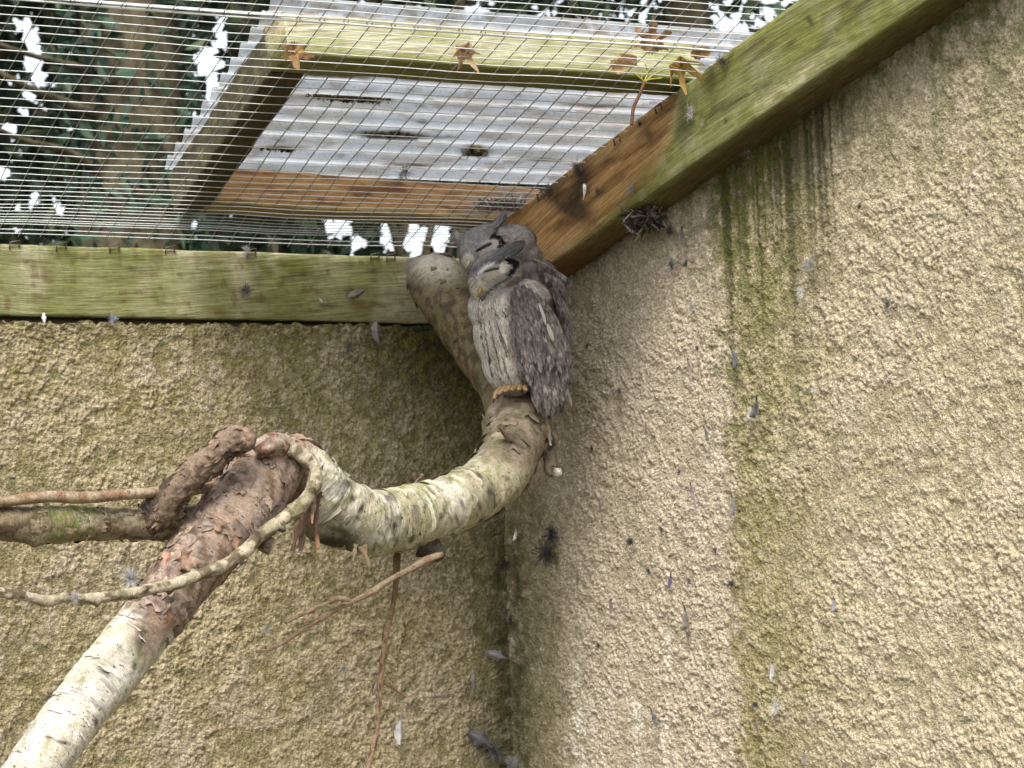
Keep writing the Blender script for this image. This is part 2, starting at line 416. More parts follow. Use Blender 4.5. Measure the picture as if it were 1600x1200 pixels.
GW = np.array([0.235, 0.255, 0.105]); GB = np.array([0.165, 0.20, 0.045]); GREY = np.array([0.40, 0.39, 0.27])
def col_left(P, S, A, B, U, V):
    c = np.broadcast_to(GW, P.shape).copy()
    n = fbm(S*16, A*40, 4, 200); n2 = fbm(S*60, A*110, 4, 205)
    vs = vnoise(S*30, S*0, 207)
    top = sst(0.3, 1.0, A/0.087)
    c = mixc(c, GB, (0.35+0.65*top)*sst(0.40, 0.62, 0.6*n+0.4*vs))
    c = mixc(c, GREY, sst(0.46, 0.62, fbm(S*14+3, A*9, 3, 210))*0.85)
    drp = np.clip(vnoise(S*55, S*0, 212)*.7+vnoise(S*160, S*0, 213)*.5-.35, 0, 1)
    c = mixc(c, GB*.85, np.exp(-((0.0862-A)/(0.012+0.05*drp))**2)*sst(.1, .35, drp)*.75*sst(.3, .6, n2+.15))
    for (u, sg, a) in ((290, 40, .8), (30, 30, .6), (520, 35, .5), (370, 14, .6), (150, 20, .4)):
        c = mixc(c, GREY*1.15, gauss(U, u, sg)*a*(0.6+0.8*(n-0.5)))
    c = mixc(c, GB*0.8, gauss(U, 430, 60)*0.6*sst(0.4, 0.6, n2))
    c = mixc(c, (0.15, 0.10, 0.04), sst(0.60, 0.75, n2)*0.6)
    c = mixc(c, (0.07, 0.06, 0.025), gauss(U, 445, 40)*gauss(V, 432-0.12*(U-445), 6)*0.8*sst(.35, .6, n2))
    for (a0, u0, u1, wd) in ((0.058, 120, 330, .0007), (0.047, 150, 240, .0010), (0.022, 60, 300, .0006), (0.066, 560, 650, .0008), (0.018, 420, 560, .0007), (0.034, 470, 640, .0006), (0.012, 250, 480, .0006)):
        c = mixc(c, (0.045, 0.04, 0.018), gauss(A+0.0016*np.sin(S*40+a0*900)+0.004*(n-.5), a0, wd)*sst(u0, u0+25, U)*sst(u1, u1-25, U)*.85)
    c = mixc(c, (0.42, 0.41, 0.30), gauss(A, 0.0862, 0.0045)*sst(.4, .6, n)*.7)
    c = mixc(c, (0.22, 0.11, 0.04), gauss(U, 565, 18)*gauss(V, 477, 5)*0.9)
    for (u, v, r) in ((374, 417, 5), (350, 443, 4), (366, 465, 4)):
        rr = np.hypot(U-u, V-v); c = mixc(c, (0.12, 0.08, 0.03), np.exp(-((rr-r)/1.6)**2)*0.7)
    return c
lb = beam('timber_beam', (-2.0, 0.0, 0.0065), (1, 0, -0.0045), (0.0045, 0, 1), (0, 1, 0), 2.0-0.002, 0.0862, 0.045, col_left, 900, 1)
tag(lb, 'horizontal mossy green timber beam resting on the left wall, mesh stapled along its top', 'beam')

OR = np.array([0.54, 0.33, 0.145])
def col_right(P, S, A, B, U, V):
    y = P[..., 1]
    c = np.broadcast_to(OR, P.shape).copy()
    n = fbm(S*16, A*40, 4, 220); n2 = fbm(S*50, A*130, 4, 225); n3 = fbm(S*9, A*260, 3, 228)
    c = mixc(c, (0.21, 0.105, 0.035), sst(0.5, 0.66, n3)*0.75)
    c = mixc(c, (0.46, 0.32, 0.16), sst(0.55, 0.7, fbm(S*12, A*60, 3, 230))*0.6)
    wet = sst(-0.455, -0.515, y+0.05*(A/0.095-0.5)+0.02*(n-0.5))
    low = sst(0.55, 0.0, A/0.095)*sst(-0.30, -0.44, y)
    g = np.clip(wet+low*0.8+0.55*sst(0.18, 0.02, A/0.095)*sst(-.16, -.3, y), 0, 1)
    gr = mixc(np.broadcast_to(GW*0.92, P.shape).copy(), GB*0.9+np.array((.03, .01, .0)), 0.7*sst(0.38, 0.62, fbm(S*22, A*22, 4, 221)))
    gr = mixc(gr, GREY*.8, sst(0.55, 0.72, fbm(S*40, A*40, 4, 226))*0.45)
    c = c*(1-g[..., None])+gr*g[..., None]
    edge = gauss(y, -0.515, 0.016)*sst(0.15, 0.6, A/0.095)+0.8*gauss(y, -0.575, 0.014)*sst(0.35, 0.8, A/0.095)
    c = mixc(c, (0.05, 0.058, 0.018), edge*0.8)
    for k, (a0, wd) in enumerate(((0.036, 0.0016), (0.041, 0.0012), (0.031, 0.001), (0.046, 0.0008))):
        c = mixc(c, (0.06, 0.06, 0.02), gauss(A+0.003*np.sin(S*11)-0.003*(n-0.5), a0, wd)*wet*0.75*sst(0.3, 0.5, n2))
    c = mixc(c, (0.40, 0.38, 0.24), gauss(A, 0.012, 0.011)*sst(-0.62, -0.67, y)*sst(-0.86, -0.75, y)*sst(0.4, 0.6, n2)*0.9)
    for (u0, v0, r) in ((1262, 28, 5), (1268, 36, 4), (1135, 190, 3.5), (960, 255, 3)):
        c = mixc(c, (0.03, 0.026, 0.014), np.exp(-(((U-u0)**2+(V-v0)**2)/r**2))*.9)
    for (a0, y0, y1, wd) in ((0.062, -.30, -.12, .0008), (0.075, -.46, -.22, .0007), (0.040, -.38, -.1, .0009), (0.026, -.42, -.2, .0007), (0.068, -.9, -.6, .0009), (0.078, -.8, -.58, .0006), (0.054, -1., -.62, .0008)):
        c = mixc(c, (0.07, 0.045, 0.02), gauss(A+0.002*np.sin(S*25+a0*900)+0.005*(n-.5), a0, wd)*sst(y0, y0+.03, y)*sst(y1, y1-.03, y)*.8)
    st = np.exp(-(((U-890)*0.8+(V-320)*0.6)/36)**2-((-(U-890)*0.6+(V-320)*0.8)/17)**2)
    st2 = np.exp(-(((U-908)*-0.45+(V-282)*0.9)/34)**2-(((U-908)*0.9+(V-282)*0.45)/14)**2)
    c = mixc(c, (0.055, 0.034, 0.018), np.clip(st*1.5+st2*1.2, 0, 0.95)*(0.95+0.5*(n2-0.5))*(B < 0.01))
    c = mixc(c, (0.12, 0.07, 0.03), np.exp(-((U-1014)/7)**2-((V-210)/8)**2)*0.8)
    c = mixc(c, (0.10, 0.07, 0.045), sst(0.80, 0.98, A/0.095)*sst(0.45, 0.6, n2)*sst(-.42, -.3, y)*0.7)
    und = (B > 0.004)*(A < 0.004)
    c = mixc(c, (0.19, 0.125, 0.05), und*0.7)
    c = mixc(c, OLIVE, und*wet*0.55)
    return c
cs = 1/math.hypot(1, SL)
rb = beam('timber_beam', (-0.0525, -0.042, -0.0042+0.040*SL), (0, -cs, SL*cs), (0, SL*cs, cs), (1, 0, 0), 2.4, 0.0953, 0.098, col_right, 900, 2)
tag(rb, 'sloping timber beam along the right wall, orange under the roof panel and mossy green beyond it', 'beam')

# ------------------------------------------------------------ wire mesh roof (two overlapping sheets)
def tubepts(pts, r, seg=3):
    pts = np.asarray(pts, float); n = len(pts); V = []; Fc = []
    for i in range(n):
        d = pts[min(i+1, n-1)]-pts[max(i-1, 0)]; d /= np.linalg.norm(d)
        a = np.cross(d, (0, 0, 1)); a /= np.linalg.norm(a); b = np.cross(d, a)
        for k in range(seg):
            t = 2*math.pi*k/seg+0.5; V.append(pts[i]+r*(math.cos(t)*a+math.sin(t)*b))
    for i in range(n-1):
        for k in range(seg):
            k2 = (k+1) % seg; Fc.append((i*seg+k, i*seg+k2, (i+1)*seg+k2, (i+1)*seg+k))
    return V, Fc
rows = []
imgrows = [(191.7,12.5),(184,22.5),(177,35),(169,47),(162.5,57.5),(156,71),(149,83),(142.5,96.7),(136,110),(129,124),(123,137.5),(117,151.7),(111,165),(105,179),(99,193),
 (93.3,207.5),(87.5,221.7),(81.7,233.7),(75.8,244.7),(71.7,255),(65.8,265),(60.8,275),(55.8,284),(50.8,291.7),(45.8,300),(40.8,307.5),(35.8,315),(30.8,320.8),(25,326.3),(20,332),(15.8,336.7),(11.7,341.7),(6.7,345),(1.7,349)]
rows = [roof(*q)[1] for q in imgrows]
rows = rows+[-0.028, -0.014]
def drift(y): return 0.158*y-0.02*math.sin(min(1, -y/0.6)*math.pi)*0.6
def wav(x, y): return 0.002*(vnoise(np.array(x*9.0), np.array(y*9.0), 300)-0.5)*2-0.006*math.sin(min(1, max(0, -y/0.62))*math.pi)
xs0 = np.arange(-0.055-0.0278*46, 0.0, 0.0278)
yseam = rows[0]
mesh1 = empty('wire_mesh', (-0.5, 0, 0.093), 'galvanised welded wire mesh sheet between the far beam and the thick seam wire', 'wire mesh')
mesh2 = empty('wire_mesh', (-0.5, -0.9, 0.33), 'galvanised welded wire mesh sheet above the thick seam wire, nearest the viewer', 'wire mesh')
def wirerow(y, par, r=0.00105, x0=-1.6, x1=-0.054, skew=0.0, nm='wire', jx=0):
    xs = np.linspace(x0, x1, 26)
    ph = rnd.random()*6
    pts = [(x, y+skew*(x+0.45)+0.0009*math.sin(x*23+ph)-0.011*(x+0.78)*(y/-0.6), roofz(y+skew*(x+.45))+wav(x, y)+jx) for x in xs]
    return link(nm, rawmesh(nm, *tubepts(pts, r)), WIRE, par)
for y in rows[1:]: wirerow(y, mesh1, 0.00062)
wirerow(yseam, mesh1, 0.0016, nm='selvedge_wire')
y = yseam-0.011; k = 0
wirerow(yseam-0.004, mesh2, 0.0016, skew=-0.009, nm='selvedge_wire', jx=0.003)
while y > -1.5:
    wirerow(y, mesh2, 0.00066); y -= 0.0158
def wirecol(x0, ya, yb, par):
    ph = rnd.random()*6
    ys = np.linspace(ya, yb, 16)
    pts = []
    for y in ys:
        x = x0+drift(y)+0.0008*math.sin(y*31+ph)
        pts.append((x, y, roofz(y)+wav(x, y)+0.0022))
    pts = [q for q in pts if q[0] < -0.0545]
    if len(pts) > 1: link('wire', rawmesh('wire', *tubepts(pts, 0.00076)), WIRE2, par)
for x0 in xs0:
    wirecol(x0, 0.002, yseam-0.004, mesh1)
for k in range(60):
    x0 = 0.24-0.0278*k
    wirecol(x0+0.006, yseam+0.004, -1.5, mesh2)

STAPLE = mat_plain('rusty staple', (0.10, 0.075, 0.055), 0.6, 0.4, 0.3, 80, 0.6)
def staple(p, a, out):
    p, a, out = map(lambda q: np.array(q, float), (p, a, out))
    V, Fc = [], []
    for q in ([p-a*.006+out*.0002-np.array((0, 0, .007)), p-a*.006+out*.0022+np.array((0, 0, .001)), p+a*.006+out*.0022+np.array((0, 0, .001)), p+a*.006+out*.0002-np.array((0, 0, .007))],):
        v, f = tubepts(q, .0011, 4); Fc += f; V += v
    link('staple', rawmesh('staple', V, Fc), STAPLE, mesh1)
for u in (22, 95, 178, 265, 392, 585, 610, 660): staple(at(u, 374+.034*u+4, 1, -0.001), (1, 0, .2), (0, -1, 0))
for (u, v) in ((845, 303), (905, 262), (965, 216), (1030, 166)): staple(at(u, v, 0, -0.0545), (0, -cs, SL*cs), (-1, 0, 0))
# ------------------------------------------------------------ roof panel: framed corrugated sheet lying on the mesh
pan = empty('roof_panel', (-0.3, -0.3, 0.2), 'timber framed panel of corrugated clear sheet lying on the wire mesh roof', 'roof panel')
up = np.array((0, SL*cs, cs)); dn = np.array((0, -cs, SL*cs))
def col_front(P, S, A, B, U, V):
    n = fbm(S*20, A*60, 4, 240); c = np.broadcast_to(np.array((0.42, 0.42, 0.30)), P.shape).copy()
    c = mixc(c, (0.30, 0.32, 0.15), sst(0.4, 0.6, n)*0.8); c = mixc(c, (0.17, 0.18, 0.03), sst(0.35, 0.0, A/0.05)*0.8)
    c = mixc(c, (0.42, 0.34, 0.2), sst(0.75, 1, A/0.05)*0.6); return c
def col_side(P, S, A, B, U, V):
    n = fbm(S*30, A*80, 4, 250); c = np.broadcast_to(np.array((0.075, 0.065, 0.03)), P.shape).copy()  # dark wood, darkened overall to carry the underside's shade in its colour
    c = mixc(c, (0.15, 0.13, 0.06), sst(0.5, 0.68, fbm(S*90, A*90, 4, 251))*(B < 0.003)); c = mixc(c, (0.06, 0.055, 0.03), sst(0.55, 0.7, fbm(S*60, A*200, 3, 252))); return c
def col_back(P, S, A, B, U, V):
    n = fbm(S*22, A*90, 4, 260); c = np.broadcast_to(np.array((0.46, 0.27, 0.125)), P.shape).copy()
    c = mixc(c, (0.18, 0.075, 0.035), sst(0.53, 0.66, n)*0.85); c = mixc(c, (0.40, 0.33, 0.12), sst(0.25, 0.0, A/0.05)*0.7)
    c = mixc(c, (0.40, 0.36, 0.30), sst(690, 780, U)*0.7*sst(.4, .6, n)); return c
fz = 0.006
pF0 = roof(452, 84, fz); pF1 = roof(1075, 125, fz)
ax = pF1-pF0; LF = np.linalg.norm(ax); ax /= LF
sidev = -dn
beam('front_board', pF0, ax, up, sidev, LF+0.02, 0.050, 0.048, col_front, 160, 3, pan)
pB0 = roof(325, 318, fz); pB1 = roof(795, 346, fz)
axb = pB1-pB0; LBk = np.linalg.norm(axb); axb /= LBk
beam('back_board', pB0, axb, up, sidev, LBk+0.06, 0.050, 0.030, col_back, 140, 4, pan)
pS0 = roof(452, 86, fz)+sidev*0.0485; pS1 = roof(272, 333, fz)
axs = pS1-pS0; LS = np.linalg.norm(axs); axs /= LS
ups = up; sds = np.cross(axs, ups); sds = -sds if sds[0] < 0 else sds
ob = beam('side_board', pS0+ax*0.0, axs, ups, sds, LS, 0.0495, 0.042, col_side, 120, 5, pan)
# the corrugated sheet, ridges run along X
s0 = np.array(roof(440, 84, fz))+up*0.0555
nx, ny = 150, 300
pit = 0.040
q0 = pF0+up*0.0575-sidev*0.012-ax*0.016; LQ = LF+0.14
dq = (pS1-pS0); dq = dq/np.linalg.norm(dq); Ly = LS+0.055
aa = np.linspace(0, LQ, nx); bb = np.linspace(0, Ly, ny)
AA, BB = np.meshgrid(aa, bb, indexing='ij')
hh = 0.0045*np.cos(2*np.pi*BB/pit)
Ps = q0+AA[..., None]*ax+BB[..., None]*dq+hh[..., None]*up
U, Vp = project(Ps)
n = fbm(AA*12, BB*30, 4, 270); n2 = fbm(AA*40, BB*160, 4, 275)
c = np.broadcast_to(np.array((0.50, 0.52, 0.545)), Ps.shape).copy()
c = mixc(c, (0.42, 0.46, 0.48), sst(0.45, 0.62, n)*0.6)
c = mixc(c, (0.62, 0.52, 0.46), sst(780, 960, U+60*(n-.5))*0.5*sst(0.35, 0.6, n2))
c = mixc(c, (0.2, 0.15, 0.09), sst(0.58, 0.70, n2)*0.5)
c = mixc(c, (0.33, 0.30, 0.25), sst(0.48, 0.66, fbm(AA*6+9, BB*55, 4, 279))*0.55)
c = mixc(c, (0.24, 0.17, 0.10), sst(0.5, 0.62, n2)*gauss(BB, 0.035, 0.02)*sst(900, 600, U)*0.8)
for (x, y, a, b) in ((605, 209, 62, 5), (660, 214, 50, 3), (545, 153, 80, 4), (742, 236, 24, 9), (440, 231, 45, 4), (520, 118, 70, 5), (700, 126, 90, 4), (660, 190, 10, 4), (850, 250, 40, 4), (930, 165, 50, 3), (990, 215, 30, 5), (640, 258, 40, 3)):
    e = ((U-x)/a)**2+((Vp-y-0.03*(U-x))/b)**2
    c = mixc(c, (0.07, 0.05, 0.03), np.exp(-e**1.5)*(0.95+1.1*(n2-.5)))
link('corrugated_sheet', gridmesh('corrugated_sheet', Ps, c), SHEET, pan)

# litter lying in the troughs of the sheet
def on_sheet(px, py, o=0.066): return roof(px, py, o)
def clump(name, ctr, ex, ey, ez, rx, ry, rz, label, cat, cols, n=90, group=None, sz=0.004, thin=1.0):
    V = []; Fc = []; C = []
    for i in range(n):
        while True:
            u = rng.uniform(-1, 1, 3)
            if (u**2).sum() < 1: break
        p0 = np.array(ctr)+u[0]*rx*ex+u[1]*ry*ey+u[2]*rz*ez
        d = rng.normal(size=3); d /= np.linalg.norm(d); e = np.cross(d, rng.normal(size=3)); e /= np.linalg.norm(e)
        L = sz*rng.uniform(0.5, 1.6); W = L*rng.uniform(0.2, 0.7)*thin; b = len(V)
        nrm = np.cross(d, e)*L*0.25
        V += [p0-d*L, p0+e*W+nrm, p0+d*L, p0-e*W+nrm]; Fc += [(b, b+1, b+2), (b, b+2, b+3)]
        cc = np.array(cols[rnd.randrange(len(cols))])*rng.uniform(0.7, 1.2); C += [cc]*4
    o = link(name, rawmesh(name, V, Fc, np.array(C)), DEBRIS, smooth=False)
    return tag(o, label, cat, group)
LIT = [(0.09, 0.065, 0.035), (0.16, 0.11, 0.05), (0.05, 0.04, 0.03), (0.2, 0.16, 0.07)]
EX, EY, EZ = ax, dq, up
clump('leaf_litter', on_sheet(605, 209), EX, EY, EZ, 0.045, 0.006, 0.004, 'long dark line of leaf litter in the middle trough of the clear sheet', 'leaf litter', LIT, 200, 'litter lying on the clear sheet')
clump('leaf_litter', on_sheet(545, 153), EX, EY, EZ, 0.058, 0.0045, 0.004, 'thin brown line of leaf litter in the trough nearest the front board', 'leaf litter', LIT, 190, 'litter lying on the clear sheet')
clump('leaf_litter', on_sheet(742, 236), EX, EY, EZ, 0.019, 0.010, 0.006, 'oval brown clump of leaf litter on the right part of the clear sheet', 'leaf litter', LIT+[(0.3, 0.24, 0.13)], 160, 'litter lying on the clear sheet')
clump('leaf_litter', on_sheet(440, 231), EX, EY, EZ, 0.028, 0.005, 0.004, 'short brown line of leaf litter near the left board of the panel', 'leaf litter', LIT+[(0.3, 0.2, 0.12)], 90, 'litter lying on the clear sheet')

# ------------------------------------------------------------ dead leaves on the mesh
def leaf(name, ctr, size, nrm, dirv, lobes, curl, colA, colB, label, group='dead leaves lying on the wire mesh', seed=0):
    nrm = np.array(nrm, float); nrm /= np.linalg.norm(nrm); dirv = np.array(dirv, float); dirv -= nrm*(dirv@nrm); dirv /= np.linalg.norm(dirv)
    sd_ = np.cross(nrm, dirv); r = np.random.default_rng(seed)
    na, nr = 72, 7; V = [np.array(ctr)]; C = [np.array(colA)]; Fc = []
    for j in range(1, nr+1):
        for i in range(na):
            t = 2*math.pi*i/na
            rad = 0.44 if lobes else 0.62
            if lobes:
                for la, lr, lw in ((0, 1.0, .5), (0.95, .92, .42), (-0.95, .92, .42), (1.9, .7, .45), (-1.9, .7, .45)):
                    dd = (t-la+math.pi) % (2*math.pi)-math.pi
                    rad = max(rad if rad < 0.5 else 0.44, rad if rad > 0.62 else 0, lr*math.exp(-abs(dd/lw)**1.3))
                rad *= 1+0.09*math.sin(t*23+seed)
            else: rad = 0.42+0.55*max(0, math.cos(t))**3+0.03*math.sin(9*t)
            q = rad*j/nr; x = math.cos(t)*q; yv = math.sin(t)*q
            z = curl*(yv*yv*1.4+0.6*x*x)+0.12*math.sin(x*5+yv*9+seed*3)+0.08*math.sin(t*7+seed)*q+0.05*math.sin(x*7+seed)+0.05*math.cos(yv*9+seed*2)
            V.append(np.array(ctr)+size*(x*dirv+yv*sd_+z*nrm))
            vein = 0.55*abs(math.sin(t*2.5+seed))**3+0.45*(rnd.random()**2); C.append(np.array(colA)*(1-vein)+np.array(colB)*vein)
    for i in range(na): Fc.append((0, 1+i, 1+(i+1) % na))
    for j in range(nr-1):
        for i in range(na):
            a = 1+j*na+i; b = 1+j*na+(i+1) % na; Fc.append((a, b, b+na, a+na))
    o = link(name, rawmesh(name, V, Fc, np.array(C)), LEAFM)
    return tag(o, label, 'leaf', group)
TANL = (0.36, 0.23, 0.12); YEL = (0.50, 0.34, 0.10); BRN = (0.17, 0.09, 0.045)
vd = -CF
leaf('dead_leaf', roof(1018, 66, 0.022), 0.030, (-0.5, -0.8, -0.25), (0.15, 0.0, 1), True, 0.25, TANL, BRN, 'large upright tan dead leaf standing over the front board, tip pointing up', seed=1)
leaf('dead_leaf', roof(965, 98, 0.010), 0.023, (-0.3, -0.7, -0.5), (0.9, -0.3, 0.5), False, 0.6, (0.55, 0.38, 0.2), TANL, 'pale curled dead leaf lying left of the yellow stalked leaf', seed=2)
leaf('dead_leaf', roof(1062, 100, 0.008), 0.030, (-0.2, -0.6, -0.7), (0.8, 0.3, 0.2), True, 0.9, YEL, BRN, 'crumpled golden brown leaf wedged against the right beam', seed=3)
leaf('dead_leaf', roof(1090, 82, 0.012), 0.018, (-0.5, -0.6, -0.5), (0.6, -0.3, 0.6), False, 1.2, (0.5, 0.3, 0.13), BRN, 'small curled brown leaf at the right end of the seam wire', seed=5)
leaf('dead_leaf', roof(724, 78, 0.004), 0.024, (-0.2, -0.75, -0.5), (-0.2, 0.2, -0.9), True, 1.0, (0.50, 0.34, 0.22), TANL, 'folded pale tan dead leaf lying in front of the middle of the front board', seed=4)
leaf('dead_leaf', roof(460, 82, -0.004), 0.024, (-0.35, -0.9, 0.1), (0.05, 0, -1), True, 1.1, (0.38, 0.23, 0.10), BRN, 'brown dead leaf poking down through the mesh at the panel corner', seed=6)

# ------------------------------------------------------------ generic limb builder
def catmull(P, n):
    P = np.asarray(P, float); out = []
    Pm = np.vstack([2*P[0]-P[1], P, 2*P[-1]-P[-2]])
    seg = len(P)-1
    for t in np.linspace(0, seg-1e-9, n):
        i = int(t); f = t-i; a, b, c_, d = Pm[i:i+4]
        out.append(0.5*((2*b)+(-a+c_)*f+(2*a-5*b+4*c_-d)*f*f+(-a+3*b-3*c_+d)*f**3))
    return np.array(out)
def limb(name, nodes, parent, colfn, n=120, seg=28, rough=0.06, seed=0, mat=None, knots=(), capround=0.5, slant=0.0):
    """nodes: (x,y,z,r) rows. knots: (t, angle, amount, width)"""
    N = catmull(np.array(nodes, float), n); c = N[:, :3]; r = N[:, 3]
    d = np.gradient(c, axis=0); d /= np.linalg.norm(d, axis=1)[:, None]
    a = np.zeros_like(c); a[0] = np.cross(d[0], (0.1, 0.2, 1)); a[0] /= np.linalg.norm(a[0])
    for i in range(1, n):
        v = a[i-1]-d[i]*(a[i-1]@d[i]); a[i] = v/np.linalg.norm(v)
    b = np.cross(d, a)
    L = np.concatenate([[0], np.cumsum(np.linalg.norm(np.diff(c, axis=0), axis=1))]); LIMB[name] = (c, d, a, b, r, L)
    th = np.linspace(0, 2*np.pi, seg, endpoint=False)
    TH, LL = np.meshgrid(th, L, indexing='xy')
    cx, sx = np.cos(TH), np.sin(TH)
    rr = r[:, None]*(1+rough*0.9*(fbm(LL*420+cx*4, sx*5+seed, 3, seed+8)-0.5)+rough*2*(fbm(LL*38+seed*9.3+cx*0.9, sx*1.1+5+seed, 4, seed)-0.5)+rough*0.8*(fbm(LL*130+cx*2, sx*2.2+seed, 3, seed+4)-0.5))
    for (t, an, am, wd) in knots:
        dt = (LL/L[-1]-t)*L[-1]/r.mean(); da = (TH-an+np.pi) % (2*np.pi)-np.pi
        rr = rr*(1+am*np.exp(-(dt/wd)**2-(da/wd)**2))
    P = c[:, None]+rr[..., None]*(cx[..., None]*a[:, None]+sx[..., None]*b[:, None])
    P[-1] = P[-1]+d[-1]*(r[-1]*slant*np.cos(th+seed))[:, None]
    # rounded end rings
    e0 = c[0]-d[0]*r[0]*0.12*capround; e1 = c[-1]+d[-1]*r[-1]*0.12*capround
    P0 = e0+(P[0]-c[0])*0.6; P1 = e1+(P[-1]-c[-1])*(0.6 if not slant else 0.9)
    P = np.concatenate([P0[None], P, P1[None]]); LL = np.concatenate([LL[:1], LL, LL[-1:]]); TH = np.concatenate([TH[:1]]*1+[TH]+[TH[:1]])
    tt = LL/L[-1]
    col = colfn(P, tt, TH, LL, *project(P))
    buv = np.stack([np.cos(TH)*0.03*1.0, np.sin(TH)*0.03, LL], -1)
    me = gridmesh(name, P, col, True, {'buv': buv.reshape(-1, 3)}, caps=True)
    return link(name, me, mat or BARK, parent)
def peel(name, info, parent, spec, seed, colfn):
    c, d, a, b, r, L = info; rg = np.random.default_rng(seed); V = []; Fc = []; C = []
    for (t0, t1, cnt, wl, wt, lift) in spec:
        for k in range(cnt):
            t = rg.uniform(t0, t1); i0 = int(t*(len(c)-1)); th0 = rg.uniform(0, 2*np.pi); dth = rg.uniform(*wt); ln = rg.uniform(*wl); lf = rg.uniform(*lift); sg = 1 if rg.random() < .5 else -1
            nu, nv = 5, 6; k0 = len(V); tone = rg.uniform(.6, 1.35); jag = rg.uniform(.6, 1.3, nv)
            for u in range(nu):
                for v in range(nv):
                    f = u/(nu-1); s_ = L[i0]+sg*ln*f*jag[v]; ii = int(np.clip(np.searchsorted(L, s_), 0, len(c)-1)); th = th0+dth*(v/(nv-1)-.5)*(1-.25*f)
                    rr = r[ii]*1.035+lf*f*f*(.5+.5*jag[v])-0.0012*(f < .1)
                    p = c[ii]+d[ii]*(s_-L[ii])+rr*(math.cos(th)*a[ii]+math.sin(th)*b[ii])
                    V.append(p); C.append(colfn(t, f, rg)*tone)
            for u in range(nu-1):
                for v in range(nv-1):
                    q = k0+u*nv+v; Fc.append((q, q+1, q+nv+1, q+nv))
    o = link(name, rawmesh(name, V, Fc, np.array(C)), mat_flake, parent); o['kind'] = 'stuff'; return o
LIMB = {}
mat_flake = mat_vcol('bark flake', 0.8, 0.2, 250)
def N(px, py, y, rpx):
    p = at(px, py, 1, y); dd = (p-CAM)@CF; return (*p, rpx*dd/F)

WHITE = np.array([0.80, 0.77, 0.72]); CREAM = np.array([0.52, 0.48, 0.34]); PINKB = np.array([0.325, 0.25, 0.205]); BRB = np.array([0.19, 0.12, 0.075]); DK = np.array([0.035, 0.03, 0.022])
LICH = np.array([0.22, 0.24, 0.10])
per = empty('birch_perch', N(408, 760, -.42, 1)[:3], 'dead birch branch perch with a white pole, peeling brown fork and a curving pale limb', 'branch')
def birch_marks(c, TH, LL, seed, a=0.85, thr=0.70):
    m = fbm(np.cos(TH)*1.1+seed, LL*75+np.sin(TH)*0.2, 3, 330+seed); m2 = fbm(np.cos(TH)*3+seed, LL*26+np.sin(TH)*3, 3, 335+seed)
    return mixc(c, DK, sst(thr+.06, thr+0.12, m)*sst(0.5, 0.62, m2)*a*0.6)
def col_pole(P, t, TH, LL, U, V):
    n = fbm(np.cos(TH)*2+3, LL*30, 4, 340); n2 = fbm(np.cos(TH)*6+3, LL*90+np.sin(TH)*4, 4, 345)
    c = np.broadcast_to(WHITE, P.shape).copy()
    c = mixc(c, CREAM, sst(0.42, 0.64, n)*0.55); c = mixc(c, LICH, sst(0.60, 0.72, n2)*0.5)
    c = birch_marks(c, TH, LL, 1, 0.8, 0.66)
    for (x, y, a, b) in ((208, 967, 13, 2.2), (190, 962, 6, 2), (262, 1004, 3, 8), (166, 1050, 5, 3), (210, 1040, 3, 9), (150, 1128, 3.5, 8), (98, 1160, 11, 3.5), (75, 1152, 9, 2.5), (30, 1175, 6, 2), (240, 985, 2, 3), (120, 1080, 3, 4)):
        c = mixc(c, DK*1.3, np.exp(-(((U-x)/a)**2+((V-y-0.2*(U-x))/b)**2)**1.5)*.9)
    s = (U-233)*0.6-(V-978)*0.8                                   # px up the pole from the bark edge
    br = sst(-26, 44, s+110*(n-0.5)+50*(n2-.5))
    bc = mixc(np.broadcast_to(PINKB*1.15, P.shape).copy(), BRB, sst(0.4, 0.62, n2)); bc = mixc(bc, (0.40, 0.30, 0.24), sst(0.55, 0.7, n)*0.7)
    bc = mixc(bc, DK*1.6, sst(0.62, 0.72, fbm(np.cos(TH)*5, LL*60+np.sin(TH)*5, 4, 349))*0.75)
    c = c*(1-br[..., None])+bc*br[..., None]
    rg = np.exp(-((s-36)/26)**2)
    c = mixc(c, (0.34, 0.19, 0.13), rg*0.5*sst(0.35, 0.6, n2)); c = mixc(c, (0.52, 0.42, 0.36), np.exp(-((s-62)/12)**2)*sst(0.5, 0.6, n)*0.8)
    c = mixc(c, DK*1.2, np.exp(-((U-268)/13)**2-((V-936)/15)**2)*1.0)
    return c
yj = -0.42
pole = [N(-420, 1840, -0.62, 50), N(-160, 1490, -.56, 48), N(20, 1253, -.50, 46), N(75, 1172, -.49, 45), N(141, 1083, -.47, 46), N(233, 972, -.45, 47), N(295, 892, -.44, 50), N(345, 833, -.43, 56), N(392, 770, -.42, 60), N(432, 722, -.41, 50), N(446, 706, -.405, 36)]
zz = pole[0]; pole = [(zz[0]-0.62, zz[1]-0.35, GZ-0.05, zz[3]*1.15), (zz[0]-0.30, zz[1]-0.16, -1.45, zz[3]*1.08)]+pole
limb('pole', pole, per, col_pole, 700, 56, 0.045, 1, knots=((0.86, 1.2, 0.10, .8), (0.93, 4.0, 0.12, .7), (0.78, 3.0, .1, .4), (0.80, 5.0, .12, .35), (0.9, 2.6, .12, .35), (0.7, 4.4, .1, .4), (0.96, 1.0, .12, .4)))
